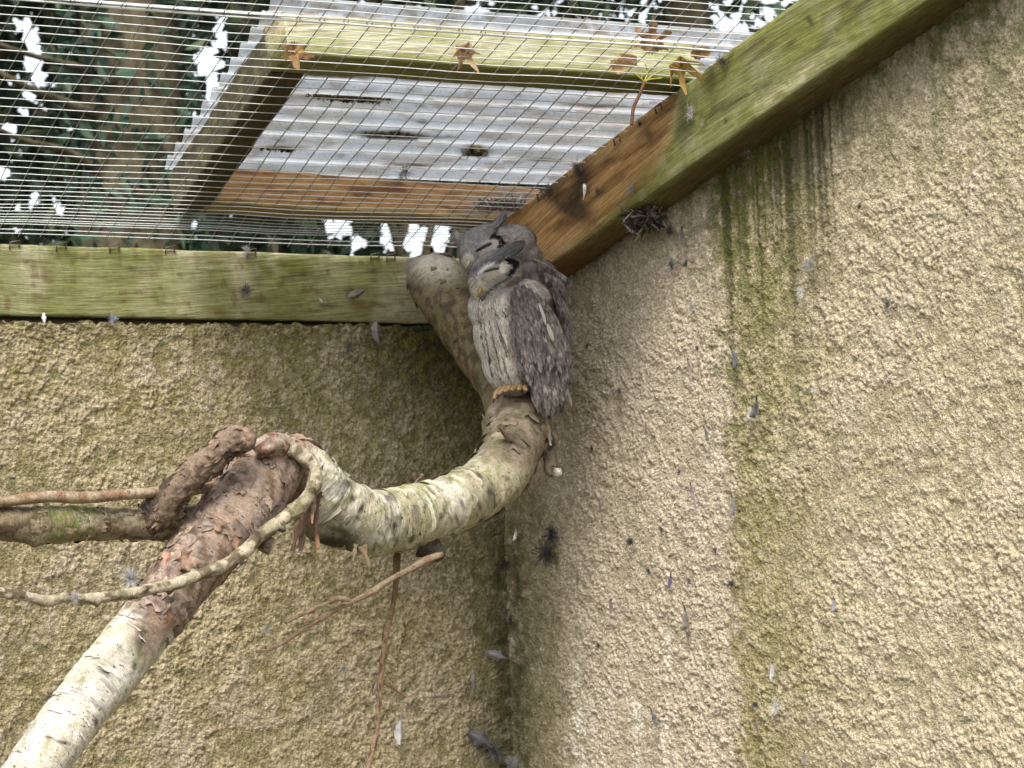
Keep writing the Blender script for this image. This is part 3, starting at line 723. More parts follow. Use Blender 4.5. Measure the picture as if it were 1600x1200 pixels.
def col_limb(P, t, TH, LL, U, V):
    n = fbm(np.cos(TH)*2+7, LL*28, 4, 360); n2 = fbm(np.cos(TH)*6+7, LL*90+np.sin(TH)*4, 4, 365)
    c = np.broadcast_to(CREAM*0.92, P.shape).copy()
    c = mixc(c, WHITE, sst(0.42, 0.62, n)*0.6*sst(820, 700, U)); c = mixc(c, LICH*1.15, sst(0.52, 0.68, n2)*0.65)
    c = birch_marks(c, TH, LL, 3, 0.9, 0.62)
    g = sst(770, 812, U+30*(n2-.5))*sst(760, 700, V)+sst(735, 700, V)*sst(740, 760, U)
    gc = mixc(np.broadcast_to(np.array((0.33, 0.26, 0.21)), P.shape).copy(), (0.20, 0.17, 0.10), sst(0.4, 0.6, n2)); gc = mixc(gc, LICH, sst(0.55, 0.7, n)*0.4)
    g = np.clip(g, 0, 1); c = c*(1-g[..., None])+gc*g[..., None]
    up_ = sst(640, 600, V)*sst(560, 600, U)
    uc = mixc(np.broadcast_to(np.array((0.22, 0.165, 0.095)), P.shape).copy(), (0.10, 0.075, 0.04), sst(0.42, 0.6, n2)); uc = mixc(uc, (0.17, 0.18, 0.06), sst(0.5, 0.7, n)*0.5)
    c = c*(1-up_[..., None])+uc*up_[..., None]
    c = mixc(c, (0.68, 0.63, 0.56), np.clip(np.exp(-((U-682)/40)**2-((V-414)/24)**2)*(1.25+1.2*(n2-.5)), 0, 1))
    ro = np.clip(sst(505, 470, U+40*(n2-.5)), 0, 1)*sst(560, 640, V)
    rc = mixc(np.broadcast_to(PINKB*1.1, P.shape).copy(), BRB, sst(0.4, 0.6, n2)); c = c*(1-ro[..., None])+rc*ro[..., None]
    c = mixc(c, (0.09, 0.095, 0.045), np.exp(-((U-528)/32)**2)*sst(770, 825, V)*(0.8+1.4*(n2-.5)))
    c = mixc(c, DK*0.8, np.exp(-((U-515)/46)**2-((V-850)/17)**2)*1.0)
    c = mixc(c, DK*1.2, np.exp(-((U-556-0.25*(V-800))/5)**2)*sst(.4, .6, n2)*.9)
    c = mixc(c, DK*1.3, np.exp(-((U-800)/18)**2-((V-690)/15)**2)*.95)
    c = mixc(c, DK*1.5, np.exp(-((U-766)/9)**2-((V-772)/16)**2)*.8)
    c = mixc(c, (0.75, 0.73, 0.68), np.exp(-((U-404)/12)**2-((V-712)/13)**2)*.9)
    dm = np.random.default_rng(77)
    for k in range(46):
        x, y = dm.uniform(545, 800), dm.uniform(735, 862); a_, b_ = dm.uniform(1.5, 4), dm.uniform(4, 11); an = dm.normal()*.25-(x-640)*.004
        dx, dy = (U-x)*math.cos(an)+(V-y)*math.sin(an), -(U-x)*math.sin(an)+(V-y)*math.cos(an)
        c = mixc(c, DK*1.5, np.exp(-((dx/a_)**2+(dy/b_)**2)**1.4)*dm.uniform(.5, .95))
    return c
lm_nodes = [N(412, 702, -.41, 20), N(440, 712, -.405, 36), N(478, 742, -.40, 47), N(515, 788, -.39, 52), N(570, 814, -.38, 51), N(635, 811, -.36, 49), N(700, 790, -.335, 47), N(752, 762, -.31, 46), N(790, 722, -.285, 46), N(805, 680, -.265, 47), N(803, 640, -.24, 44), N(790, 603, -.205, 43), N(762, 560, -.16, 43), N(729, 512, -.12, 45), N(700, 466, -.085, 46), N(681, 436, -.062, 46), N(676, 420, -.052, 40)]
limb('curving_limb', lm_nodes, per, col_limb, 480, 60, 0.07, 3, knots=((0.14, 2.0, 0.15, .7), (0.50, 0.5, 0.12, .6), (0.62, 4, 0.14, .6), (0.95, 1, .1, .8), (0.3, 5, .08, .6), (0.22, 1.2, .14, .35), (0.4, 3.4, .16, .3), (0.56, 2.2, .2, .3), (0.72, 5.5, .16, .4), (0.83, 2.6, .14, .4)), slant=0.45, capround=0.1)
def col_br(P, t, TH, LL, U, V):
    n = fbm(np.cos(TH)*2+9, LL*30, 4, 370); n2 = fbm(np.cos(TH)*6+9, LL*110+np.sin(TH)*4, 4, 375)
    c = mixc(np.broadcast_to(np.array((0.25, 0.20, 0.125)), P.shape).copy(), (0.10, 0.07, 0.04), sst(0.45, 0.62, n2))
    c = mixc(c, (0.42, 0.38, 0.28), sst(0.55, 0.7, n)*0.7)
    c = mixc(c, (0.17, 0.21, 0.05), np.exp(-((U-108)/38)**2)*sst(0.35, 0.55, n2)*0.9)
    return c
def col_stub(P, t, TH, LL, U, V):
    n2 = fbm(np.cos(TH)*4+2, LL*80+np.sin(TH)*4, 4, 378); n = fbm(np.cos(TH)*2+2, LL*30, 4, 379)
    c = mixc(np.broadcast_to(np.array((0.25, 0.18, 0.13)), P.shape).copy(), (0.06, 0.042, 0.027), sst(0.4, 0.6, n2))
    c = mixc(c, (0.36, 0.25, 0.18), sst(0.90, 0.99, t)*sst(.35, .55, n)*0.9)
    return c
limb('side_branch', [N(-150, 806, -.46, 25), N(-40, 812, -.45, 26), N(60, 820, -.44, 29), N(140, 818, -.43, 27), N(215, 817, -.42, 26), N(270, 815, -.41, 28), N(312, 806, -.41, 20)], per, col_br, 200, 40, 0.13, 5, knots=((0.42, 1.5, 0.2, .5), (0.3, 4.5, .25, .5)))
limb('fork_stub', [N(216, 822, -.41, 22), N(236, 808, -.425, 27), N(264, 778, -.44, 24), N(298, 744, -.452, 22), N(326, 722, -.46, 24), N(346, 703, -.465, 22), N(364, 691, -.468, 25), N(383, 690, -.47, 21)], per, col_stub, 150, 40, 0.2, 6, slant=0.6, capround=0.0, knots=((0.55, 1.0, .2, .4), (0.8, 3.5, .22, .4), (0.35, 5, .2, .5)))
def col_twig(P, t, TH, LL, U, V):
    n2 = fbm(np.cos(TH)*3+2, LL*120, 3, 388); n = fbm(np.cos(TH)+1, LL*40, 3, 389)
    c = mixc(np.broadcast_to(np.array((0.52, 0.46, 0.35)), P.shape).copy(), (0.17, 0.13, 0.08), sst(0.46, 0.62, n2)); c = mixc(c, (0.22, 0.22, 0.11), sst(0.52, 0.65, n)*0.5)
    for (tk, an, am, wd) in TK:
        da = (TH-an+np.pi) % (2*np.pi)-np.pi
        c = mixc(c, (0.05, 0.04, 0.025), np.exp(-((t-tk)/0.006)**2-(da/0.7)**2)*.9)
    return c
def col_red(P, t, TH, LL, U, V):
    n2 = fbm(np.cos(TH)*3+2, LL*90, 3, 398)
    return mixc(np.broadcast_to(np.array((0.30, 0.185, 0.115)), P.shape).copy(), (0.44, 0.36, 0.26), sst(0.42, 0.6, n2)*0.85)
limb('twig', [N(-120, 786, -.47, 8), N(0, 784, -.46, 9), N(70, 776, -.455, 9), N(130, 778, -.45, 9), N(190, 773, -.445, 8), N(245, 769, -.44, 9), N(300, 766, -.43, 8), N(345, 757, -.42, 8)], per, col_red, 90, 14, 0.12, 7)
def twignodes(pts, y0, y1, r0, r1, node_every=3, bumpa=0.35):
    out = []
    for i, q in enumerate(pts):
        f = i/(len(pts)-1); out.append(N(q[0], q[1], y0+(y1-y0)*f, (r0+(r1-r0)*f)*(1+(bumpa if i % node_every == 1 else 0))))
    return out
TK = [(tk, 6.28*((k*0.37) % 1), .75, .55) for k, tk in enumerate((.12, .17, .22, .28, .33, .39, .44, .5, .56, .61, .66, .72, .78, .84, .9))]
ft = [(452, 700), (478, 716), (493, 735), (491, 760), (480, 778), (462, 797), (440, 812), (420, 827), (402, 842), (385, 860), (362, 876), (340, 888), (310, 900), (275, 912), (240, 919), (205, 927), (175, 932), (140, 936), (105, 934), (75, 939), (40, 932), (8, 926), (-40, 921), (-120, 915)]
limb('twig', twignodes(ft, -.45, -.56, 11.5, 6.8, 2, 0.12), per, col_twig, 420, 20, 0.2, 8, knots=TK)
limb('twig_knob', [N(392, 838, -.47, 9), N(404, 844, -.476, 12), N(416, 850, -.48, 14), N(425, 855, -.482, 13)], per, col_stub, 20, 16, 0.05, 9)
limb('twig_knob', [N(664, 848, -.36, 22), N(682, 862, -.368, 16), N(690, 872, -.373, 9)], per, lambda P, t, TH, LL, U, V: np.broadcast_to(DK*1.6, P.shape).copy(), 24, 18, 0.3, 10)
limb('twig', twignodes([(690, 866), (664, 876), (638, 890), (610, 905), (585, 922), (560, 935), (530, 950), (505, 964), (480, 980), (455, 996), (438, 1006), (418, 1016), (401, 1018)], -.375, -.41, 5.2, 2.8, 3, .25), per, col_red, 110, 10, 0.15, 11)
limb('twig', twignodes([(546, 938), (528, 935), (510, 943), (492, 950), (478, 958), (462, 964), (446, 974)], -.40, -.405, 3.2, 2.2, 2, .5), per, col_red, 50, 8, 0.15, 12)
limb('twig', twignodes([(490, 955), (482, 966), (474, 974)], -.40, -.405, 3.5, 1.5, 2, .3), per, col_red, 16, 8, 0.15, 13)
limb('twig', twignodes([(622, 850), (620, 880), (619, 910), (613, 950), (604, 985), (600, 1010), (597, 1035), (594, 1062), (593, 1090), (590, 1130), (584, 1165), (576, 1195), (566, 1235), (558, 1290)], -.34, -.30, 4.8, 3.4, 3, .3), per, lambda P, t, TH, LL, U, V: mixc(mixc(np.broadcast_to(np.array((0.40, 0.28, 0.19)), P.shape).copy(), (0.20, 0.15, 0.06), sst(1000, 920, V)), (0.16, .085, .05), sst(.5, .62, fbm(LL*70, TH, 3, 410))), 110, 10, 0.15, 14)
limb('twig', twignodes([(594, 1061), (606, 1069), (618, 1077), (634, 1088)], -.31, -.31, 3.6, 1.8, 2, .4), per, col_red, 24, 8, 0.15, 15)
limb('twig', twignodes([(593, 1060), (588, 1073), (582, 1086)], -.31, -.31, 3.6, 1.4, 2, .3), per, col_red, 16, 8, 0.15, 16)
limb('twig', twignodes([(640, 775), (650, 758), (660, 742)], -.32, -.31, 5, 3, 2, .3), per, col_stub, 20, 10, 0.2, 20)
limb('broken_stub', [N(842, 665, -.25, 13), N(853, 690, -.255, 12), N(859, 715, -.26, 10), N(861, 733, -.265, 10), N(868, 738, -.27, 8), N(877, 736, -.275, 5)], per, lambda P, t, TH, LL, U, V: mixc(mixc(np.broadcast_to(np.array((0.25, 0.2, 0.15)), P.shape).copy(), DK*2, sst(.45, .6, fbm(LL*120, TH, 3, 401))), (0.72, 0.70, 0.66), np.clip(sst(0.85, 0.97, t)+0.9*sst(.5, .62, fbm(LL*60+3, TH*1.5, 3, 402))*sst(.7, .3, t), 0, 1)), 60, 18, 0.16, 17)
limb('thorn_spur', [N(806, 700, -.30, 8), N(796, 686, -.312, 6), N(786, 673, -.318, 4.5), N(778, 664, -.32, 2.5)], per, col_stub, 24, 10, 0.1, 18)
limb('fork_burr', [N(400, 706, -.45, 12), N(412, 697, -.455, 16), N(428, 694, -.45, 17), N(446, 702, -.44, 16), N(462, 716, -.43, 10)], per, lambda P, t, TH, LL, U, V: mixc(mixc(np.broadcast_to(PINKB*1.25, P.shape).copy(), (0.16, 0.075, 0.045), sst(.45, .6, fbm(LL*90, TH*2, 4, 403))), (0.42, 0.34, 0.29), sst(.5, .6, fbm(LL*40, TH, 3, 404))), 50, 22, 0.35, 19)
# splinters and curled flakes of bark
def flake(px, py, y, w_, h_, ang, curl, colr, name='bark_flake', tilt=0.0):
    p0 = at(px, py, 1, y); dd = (p0-CAM)@CF/F
    a = (math.cos(ang)*CR-math.sin(ang)*CU); b = (math.sin(ang)*CR+math.cos(ang)*CU)*math.cos(tilt)+CF*math.sin(tilt)
    n_, m_ = 9, 7; P = np.zeros((n_, m_, 3)); C = np.zeros((n_, m_, 3))
    for i in range(n_):
        for j in range(m_):
            u = i/(n_-1); v = j/(m_-1)-0.5
            wd = w_*(1-0.65*u)*(1+0.35*math.sin(u*9+px))
            P[i, j] = p0+dd*(a*v*wd-b*u*h_+(-CF)*(curl*u*u*h_+curl*0.8*w_*(0.25-v*v)*2))
            C[i, j] = np.array(colr)*(0.7+0.6*rng.random())
    return link(name, gridmesh(name, P, C), mat_flake, per)
def pc(cols):
    cols = [np.array(q) for q in cols]
    return lambda t, f, rg: cols[rg.integers(0, len(cols))]*(0.8+.35*f)
tb = 0.0
_u, _v = project(LIMB['pole'][0]); tb = float(np.argmin(np.hypot(_u-233, _v-978)))/(len(_u)-1)
peel('peeling_bark', LIMB['pole'], per, [(tb+.002, tb+.03, 26, (.004, .014), (.3, .9), (.0008, .004)), (tb+.03, 0.99, 110, (.004, .016), (.2, .7), (.0004, .0022)), (tb-.17, tb-.012, 45, (.0015, .005), (.3, 1.0), (.0003, .0010))], 31, lambda t, f, rg: (np.array((.22, .155, .115)) if rg.random() < .55 else np.array((.36, .29, .24)))*(.6+.6*f) if t > tb else np.array((.66, .61, .54))*(.85+.15*f))
peel('peeling_bark', LIMB['curving_limb'], per, [(0.02, 0.12, 50, (.004, .014), (.3, .8), (.0006, .004)), (0.12, 0.44, 80, (.002, .007), (.3, 1.1), (.0003, .0016)), (0.47, 0.66, 60, (.004, .014), (.3, .8), (.0006, .004)), (0.66, 1.0, 34, (.003, .011), (.2, .6), (.0003, .0016))], 32, lambda t, f, rg: (np.array((.27, .18, .13)) if t < .12 else np.array((.46, .42, .31)) if t < .46 else np.array((.27, .22, .155)) if t < .66 else np.array((.19, .145, .085)))*(.7+.4*f)*rg.uniform(.75, 1.15))
peel('peeling_bark', LIMB['fork_stub'], per, [(0.1, 0.97, 110, (.003, .014), (.2, .7), (.0005, .0035))], 33, lambda t, f, rg: np.array((.20, .14, .10))*(.6+.6*f)*rg.uniform(.5, 1.3))
peel('peeling_bark', LIMB['side_branch'], per, [(0.0, 0.95, 90, (.003, .014), (.3, .9), (.0005, .003))], 34, lambda t, f, rg: np.array((.24, .19, .12))*(.6+.6*f)*rg.uniform(.5, 1.4))
RB_ = (0.12, 0.078, 0.052)
for a in [(478, 790, -.452, 16, 70, 0.1, .3, RB_), (490, 800, -.45, 12, 55, -.15, .4, (0.22, .12, .07)), (470, 812, -.455, 14, 50, 0.25, .3, (0.18, .115, .075)), (485, 772, -.462, 9, 45, -.1, .5, (.22, .15, .10)), (498, 768, -.455, 9, 60, .05, .3, RB_),
          (566, 852, -.42, 12, 34, -.35, .3, (.16, .12, .07)), (556, 850, -.42, 8, 26, .15, .2, (.2, .15, .09)),
          (285, 868, -.475, 30, 26, -.5, .5, (.25, .16, .11)), (308, 872, -.475, 22, 22, .4, .6, (.33, .24, .18)), (262, 862, -.472, 16, 20, .2, .5, (.38, .22, .15)), (330, 880, -.47, 14, 26, .3, .5, (.24, .14, .09)), (318, 930, -.455, 12, 40, .6, .3, (.25, .14, .09)), (300, 945, -.46, 16, 40, .5, .25, (.24, .13, .08)),
          (775, 770, -.335, 10, 26, -.1, .3, (.45, .36, .25)), (763, 775, -.338, 7, 20, .2, .3, DK*2), (852, 655, -.27, 10, 42, -.2, .3, (.5, .45, .36)), (345, 812, -.468, 22, 18, .3, .3, (.24, .15, .1)), (362, 838, -.468, 18, 26, -.4, .3, (.2, .12, .08))]:
    flake(*a)

# ------------------------------------------------------------ owls
def tri_uv(nu=14, nv=20): pass
DO = 3.45                                                # distance of the owl group along the view axis
SC = DO/F
def Q(px, py, d=0.0): return dep(px, py, DO+d)
def blobmesh(name, blobs, voxel=0.0022, smooth=6):
    bm = bmesh.new()
    for (px, py, d, rx, ry, rz, ang) in blobs:
        m = Matrix.Identity(4); c = Q(px, py, d)
        ca, sa = math.cos(ang), math.sin(ang)
        a1 = (CR*ca+CU*sa)*rx*SC; a2 = (-CR*sa+CU*ca)*ry*SC; a3 = CF*rz*SC
        for i in range(3):
            m[i][0] = a1[i]; m[i][1] = a2[i]; m[i][2] = a3[i]; m[i][3] = c[i]
        bmesh.ops.create_icosphere(bm, subdivisions=4, radius=1.0, matrix=m)
    me = bpy.data.meshes.new(name); bm.to_mesh(me); bm.free()
    o = bpy.data.objects.new(name, me); COL.objects.link(o)
    r = o.modifiers.new('r', 'REMESH'); r.mode = 'VOXEL'; r.voxel_size = voxel
    s = o.modifiers.new('s', 'SMOOTH'); s.iterations = smooth; s.factor = 0.5
    dg = bpy.context.evaluated_depsgraph_get(); dg.update()
    me2 = bpy.data.meshes.new_from_object(o.evaluated_get(dg)); me2.name = name
    bpy.data.objects.remove(o, do_unlink=True); return me2
def setcol(me, C):
    a = me.color_attributes.new('Col', 'FLOAT_COLOR', 'POINT'); c = np.ones((len(C), 4), np.float32); c[:, :3] = C; a.data.foreach_set('color', c.ravel())
def meshco(me):
    v = np.empty(len(me.vertices)*3, np.float32); me.vertices.foreach_get('co', v); return v.reshape(-1, 3)
def sample(me, n):
    me.calc_loop_triangles(); V = meshco(me).astype(float)
    T = np.empty(len(me.loop_triangles)*3, int); me.loop_triangles.foreach_get('vertices', T); T = T.reshape(-1, 3)
    A, B, C_ = V[T[:, 0]], V[T[:, 1]], V[T[:, 2]]; N_ = np.cross(B-A, C_-A); ar = np.linalg.norm(N_, axis=1)
    i = rng.choice(len(T), n, p=ar/ar.sum()); r1 = np.sqrt(rng.random(n)); r2 = rng.random(n)
    P = A[i]*(1-r1)[:, None]+B[i]*(r1*(1-r2))[:, None]+C_[i]*(r1*r2)[:, None]
    return P, N_[i]/ar[i][:, None]
def ell(u, v, cx, cy, rx, ry, ang=0.0):
    ca, sa = math.cos(ang), math.sin(ang); dx = u-cx; dy = v-cy
    return np.sqrt(((dx*ca+dy*sa)/rx)**2+((-dx*sa+dy*ca)/ry)**2)
def seglen(u, v, x0, y0, x1, y1):
    dx, dy = x1-x0, y1-y0; t = np.clip(((u-x0)*dx+(v-y0)*dy)/(dx*dx+dy*dy), 0, 1); return np.hypot(u-x0-t*dx, v-y0-t*dy), t
HEADG = np.array((0.245, 0.24, 0.24)); WINGG = np.array((0.138, 0.119, 0.110)); PALE = np.array((0.56, 0.52, 0.47)); FACE = np.array((0.44, 0.415, 0.38)); INK = np.array((0.012, 0.012, 0.015))
def stroke(c, u, v, pts, w_, k, a=1.0, soft=1.0):
    for (x0, y0), (x1, y1) in zip(pts[:-1], pts[1:]):
        d, t = seglen(u, v, x0, y0, x1, y1); c = mixc(c, k, (1-sst(w_-soft, w_+soft, d))*a)
    return c
# colours follow the plumage: pattern written in the plane of the perched birds
def colB(u, v, rv):
    n = fbm(u/9, v/9, 3, 500); nf = fbm(u/3.0, v/4.5, 3, 505)
    c = np.broadcast_to(np.array((0.43, 0.385, 0.34)), u.shape+(3,)).copy()      # breast
    c = mixc(c, (0.58, 0.54, 0.48), sst(0.45, 0.65, fbm(u/5, v/30, 3, 508))*0.7)
    c = mixc(c, (0.70, 0.68, 0.62), sst(22, 4, u-(722+0.30*(v-470)+0.0006*(v-470)**2*0))*sst(450, 480, v)*0.8)
    wl = 795-0.05*(v-470)+0.0018*np.clip(v-480, 0, 300)**2*0.9
    wing = sst(-9, 7, u-wl+10*(n-.5))*sst(438, 452, v+0.35*np.clip(800-u, -40, 40))
    wc = mixc(np.broadcast_to(WINGG, c.shape).copy(), (0.22, 0.20, 0.19), sst(0.48, 0.68, nf)*0.7); wc = mixc(wc, (0.05, 0.045, 0.05), sst(0.60, 0.72, fbm(u/3.5, v/18, 3, 511))*0.7)
    c = c*(1-wing[..., None])+wc*wing[..., None]
    # head
    hd = sst(1.08, 0.98, ell(u, v, 772, 424, 52, 44, -0.35))*sst(0, 6, 470-0.62*(u-752)-v+14)
    hc = mixc(np.broadcast_to(FACE*.74, c.shape).copy(), (0.22, 0.20, 0.17), sst(0.45, 0.65, nf)*0.6)
    c = c*(1-hd[..., None])+hc*hd[..., None]
    d, t = seglen(u, v, 738, 428, 812, 381)
    bw = 7+6*t
    brow = sst(1.15, 0.85, d/bw)
    bc = mixc(np.broadcast_to(HEADG*0.8, c.shape).copy(), (0.08, 0.08, 0.085), sst(0.45, 0.65, nf)*0.8); bc = mixc(bc, (0.05, 0.05, 0.055), sst(.75, 1, t)*.7)
    c = c*(1-brow[..., None])+bc*brow[..., None]
    c = mixc(c, (0.56, 0.54, 0.50), sst(1.15, .7, ell(u, v, 786, 418, 7, 10, .2))*.9)
    c = mixc(c, (0.40, 0.37, 0.34), sst(1.15, .75, ell(u, v, 820, 415, 14, 18, -.5))*.8)
    c = stroke(c, u, v, [(748, 428), (758, 418), (770, 412)], 2.2, (0.66, 0.65, 0.62), .8)
    c = mixc(c, (0.34, 0.30, 0.25), sst(1.1, 0.7, ell(u, v, 769, 428, 13, 8, -0.3))*0.75)
    c = stroke(c, u, v, [(758, 424), (768, 420), (778, 419)], 1.3, (0.05, 0.04, 0.04), .85)
    c = stroke(c, u, v, [(790, 408), (800, 410), (805, 415), (800, 424), (795, 429)], 4.2, INK, 1)
    c = stroke(c, u, v, [(799, 409), (806, 412)], 5.0, INK, 1)
    c = mixc(c, (0.62, 0.60, 0.56), sst(1.1, .8, ell(u, v, 738, 466, 11, 18, 0.2))*.85)
    c = mixc(c, (0.44, 0.41, 0.30), sst(1.2, .6, ell(u, v, 752, 446, 9, 7, .4))*.7)
    c = stroke(c, u, v, [(750, 468), (766, 452), (782, 440), (797, 432)], 1.6, (0.07, 0.065, 0.07), .9)
    c = stroke(c, u, v, [(752, 472), (768, 456), (784, 444)], 1.5, (0.62, 0.61, 0.6), .7)
    c = stroke(c, u, v, [(800, 430), (812, 430), (822, 437), (834, 449)], 2.0, (0.58, 0.54, 0.52), .8)
    for pts in ([(757, 505), (762, 545), (770, 588)], [(764, 500), (772, 535), (782, 575)], [(774, 498), (781, 520), (792, 556)], [(752, 515), (756, 545)], [(770, 480), (778, 494)], [(785, 560), (792, 582), (800, 598)], [(763, 560), (768, 585)], [(775, 565), (783, 600)], [(748, 495), (752, 508)], [(786, 530), (792, 545)], [(782, 478), (790, 492)]):
        c = stroke(c, u, v, pts, 0.9, (0.06, 0.05, 0.05), .85*(1), .8)
    return c
def colA(u, v, rv):
    n = fbm(u/9, v/9, 3, 520); nf = fbm(u/3.0, v/4.5, 3, 525)
    c = mixc(np.broadcast_to(np.array((0.15, 0.132, 0.125)), u.shape+(3,)).copy(), (0.25, 0.225, 0.21), sst(0.45, 0.68, nf)*0.7)
    c = mixc(c, (0.085, 0.075, 0.075), sst(0.58, 0.72, fbm(u/4, v/16, 3, 528))*0.6)
    c = mixc(c, (0.33, 0.295, 0.275), sst(1.15, .7, ell(u, v, 815, 385, 30, 40, -0.6))*.85)
    hd = sst(1.15, 0.98, ell(u, v, 757, 385, 48, 50, -0.5))*sst(835, 800, u)
    hc = mixc(np.broadcast_to(HEADG*1.08, c.shape).copy(), (0.20, 0.20, 0.21), sst(0.45, 0.65, nf)*0.7)
    c = c*(1-hd[..., None])+hc*hd[..., None]
    side = sst(-3, 4, (u-764)*0.86+(v-374)*0.5)*sst(1.12, .95, ell(u, v, 790, 375, 52, 48, -0.5))*sst(840, 810, u)
    c = mixc(c, mixc(np.broadcast_to(np.array((0.37, 0.335, 0.315)), c.shape).copy(), (0.28, 0.25, 0.24), sst(.45, .65, nf)), side*.9) if False else c*(1-0.9*side[..., None])+0.9*side[..., None]*mixc(np.broadcast_to(np.array((0.37, 0.335, 0.315)), c.shape).copy(), (0.27, 0.245, 0.235), sst(.45, .65, nf))
    c = mixc(c, FACE, sst(1.1, .85, ell(u, v, 765, 389, 19, 13, -0.5))*.9)
    c = mixc(c, (0.62, 0.60, 0.55), sst(1.1, .8, ell(u, v, 730, 412, 12, 17, .2))*.8)
    d, t = seglen(u, v, 748, 383, 788, 334); c = mixc(c, (0.11, 0.11, 0.12), sst(6.5, 3.5, abs(d-4)+0)*sst(.2, .6, t)*.6)
    c = stroke(c, u, v, [(788, 338), (777, 354), (767, 372)], 3.0, (0.045, 0.045, 0.05), .9)
    c = stroke(c, u, v, [(745, 392), (754, 386), (767, 381)], 2.0, (0.02, 0.018, 0.02), 1, .8)
    c = stroke(c, u, v, [(769, 369), (778, 371), (785, 378), (780, 386)], 3.2, INK, 1)
    c = stroke(c, u, v, [(782, 377), (788, 380)], 3.2, INK, 1)
    c = stroke(c, u, v, [(843, 478), (850, 496), (854, 508)], 2.2, (0.72, 0.69, 0.66), .9)
    c = stroke(c, u, v, [(856, 508), (861, 522), (866, 532)], 3.0, (0.72, 0.68, 0.62), .9)
    return c
def blades(me, n, colfn, parent, mask=None, Lr=(6, 12), Wr=(1.6, 3.2), lift=0.16, name='plumage', flow=None):
    P, Nn = sample(me, n)
    Nn = np.where((Nn@(-CF) < 0)[:, None] & (name == 'wing_plumage'), -Nn, Nn); keep = (Nn@(-CF) > -0.35); P, Nn = P[keep], Nn[keep]
    u, v = project(P)
    if mask is not None:
        k = mask(u, v); P, Nn, u, v = P[k], Nn[k], u[k], v[k]
    n = len(P); dirv = np.tile(-CU, (n, 1)) if flow is None else flow(u, v, n)
    dirv = dirv-Nn*(dirv*Nn).sum(1)[:, None]+rng.normal(size=(n, 3))*0.13; dirv -= Nn*(dirv*Nn).sum(1)[:, None]
    dirv /= np.linalg.norm(dirv, axis=1)[:, None]; sdv = np.cross(Nn, dirv)
    size = np.where(ell(u, v, 765, 395, 75, 70) < 1, 0.55, 1.0)
    L = rng.uniform(*Lr, n)*SC*size; W = rng.uniform(*Wr, n)*SC*size
    b = P+Nn*0.0004
    mid = b+dirv*(L*0.55)[:, None]+Nn*(L*lift)[:, None]; tip = b+dirv*L[:, None]+Nn*(L*lift*0.75)[:, None]
    V = np.stack([b, mid+sdv*W[:, None], tip, mid-sdv*W[:, None]], 1).reshape(-1, 3)
    C = colfn(u, v, 0)
    C = C*np.where(rng.random((n, 1)) < .1, rng.uniform(0.45, .7, (n, 1)), rng.uniform(0.82, 1.25, (n, 1)))
    C4 = np.stack([C*0.95, C*1.0, C*1.06, C*1.0], 1).reshape(-1, 3)
    i = np.arange(n)*4; Fc = np.concatenate([np.stack([i, i+1, i+2], 1), np.stack([i, i+2, i+3], 1)]).tolist()
    o = link(name, rawmesh(name, V, Fc, C4), PLUME, parent); o['kind'] = 'stuff'; return o
def quill(name, parent, path, w_, colr, d0, d1, tipc=None, n_=10, m_=7, shaft=0.5, bow=0.25, mat=None):
    """one long feather lying along an image-plane path at given depths"""
    pts = catmull(np.array([[*q, 0] for q in path], float), n_)[:, :2]
    P = np.zeros((n_, m_, 3)); C = np.zeros((n_, m_, 3))
    for i in range(n_):
        t = i/(n_-1); d = pts[min(i+1, n_-1)]-pts[max(i-1, 0)]; d /= np.linalg.norm(d); nn = np.array((-d[1], d[0]))
        wd = w_*(0.35+0.65*math.sin(min(1, t*1.7+0.12)*math.pi/2))*(1 if t < 0.72 else math.sqrt(max(0.01, 1-((t-0.72)/0.28)**2)))
        for j in range(m_):
            s = j/(m_-1)*2-1; q = pts[i]+nn*s*wd*0.5
            P[i, j] = Q(q[0], q[1], d0+(d1-d0)*t-bow*w_*SC*(1-s*s))
            k = np.array(colr)*(0.85+0.3*vnoise(np.array(t*13+path[0][0]), np.array(s*2+path[0][1]), 540))
            if abs(s) < 0.2: k = k*(1-shaft)
            if abs(s) > 0.9: k = k*1.25
            if tipc is not None and t > 0.8: k = np.array(tipc)
            C[i, j] = k
    return link(name, gridmesh(name, P, C), mat or PLUME, parent)

owlA = empty('owl', Q(806, 615, 0.03), 'sleeping grey owl squeezed in behind, its head highest with one closed eye showing', 'owl', 'pair of owls asleep on the branch')
meA = blobmesh('body', [(764, 386, 0.022, 44, 37, 44, 0.35), (738, 397, 0.012, 21, 29, 28, 0.1), (745, 380, 0.018, 30, 24, 30, .6), (800, 385, 0.035, 34, 36, 42, -0.5), (833, 436, 0.045, 44, 34, 40, -0.75), (822, 398, 0.04, 24, 22, 30, -0.8), (850, 424, 0.045, 26, 16, 26, -0.75), (812, 376, 0.036, 26, 24, 34, -.7), (838, 500, 0.05, 48, 92, 44, 0.08), (846, 456, 0.045, 38, 44, 38, 0), (855, 570, 0.05, 32, 66, 34, 0.05), (805, 545, 0.05, 40, 58, 40, 0.1),
    (778, 350, 0.016, 8, 19, 8, -0.70), (784, 339, 0.016, 4.5, 11, 5, -0.75), (770, 362, 0.010, 9, 18, 10, -0.6), (714, 369, 0.022, 5, 9, 5, 0.55), (720, 378, 0.02, 9, 12, 9, 0.5)], 0.0020, 5)
def fin(me, colfn, name, parent):
    V = meshco(me); u, v = project(V); setcol(me, colfn(u, v, 0)); return link(name, me, PLUME, parent)
fin(meA, colA, 'body', owlA)
owlB = empty('owl', Q(800, 615, -0.02), 'sleeping grey owl in front, black rim beside its tucked face and streaked pale breast', 'owl', 'pair of owls asleep on the branch')
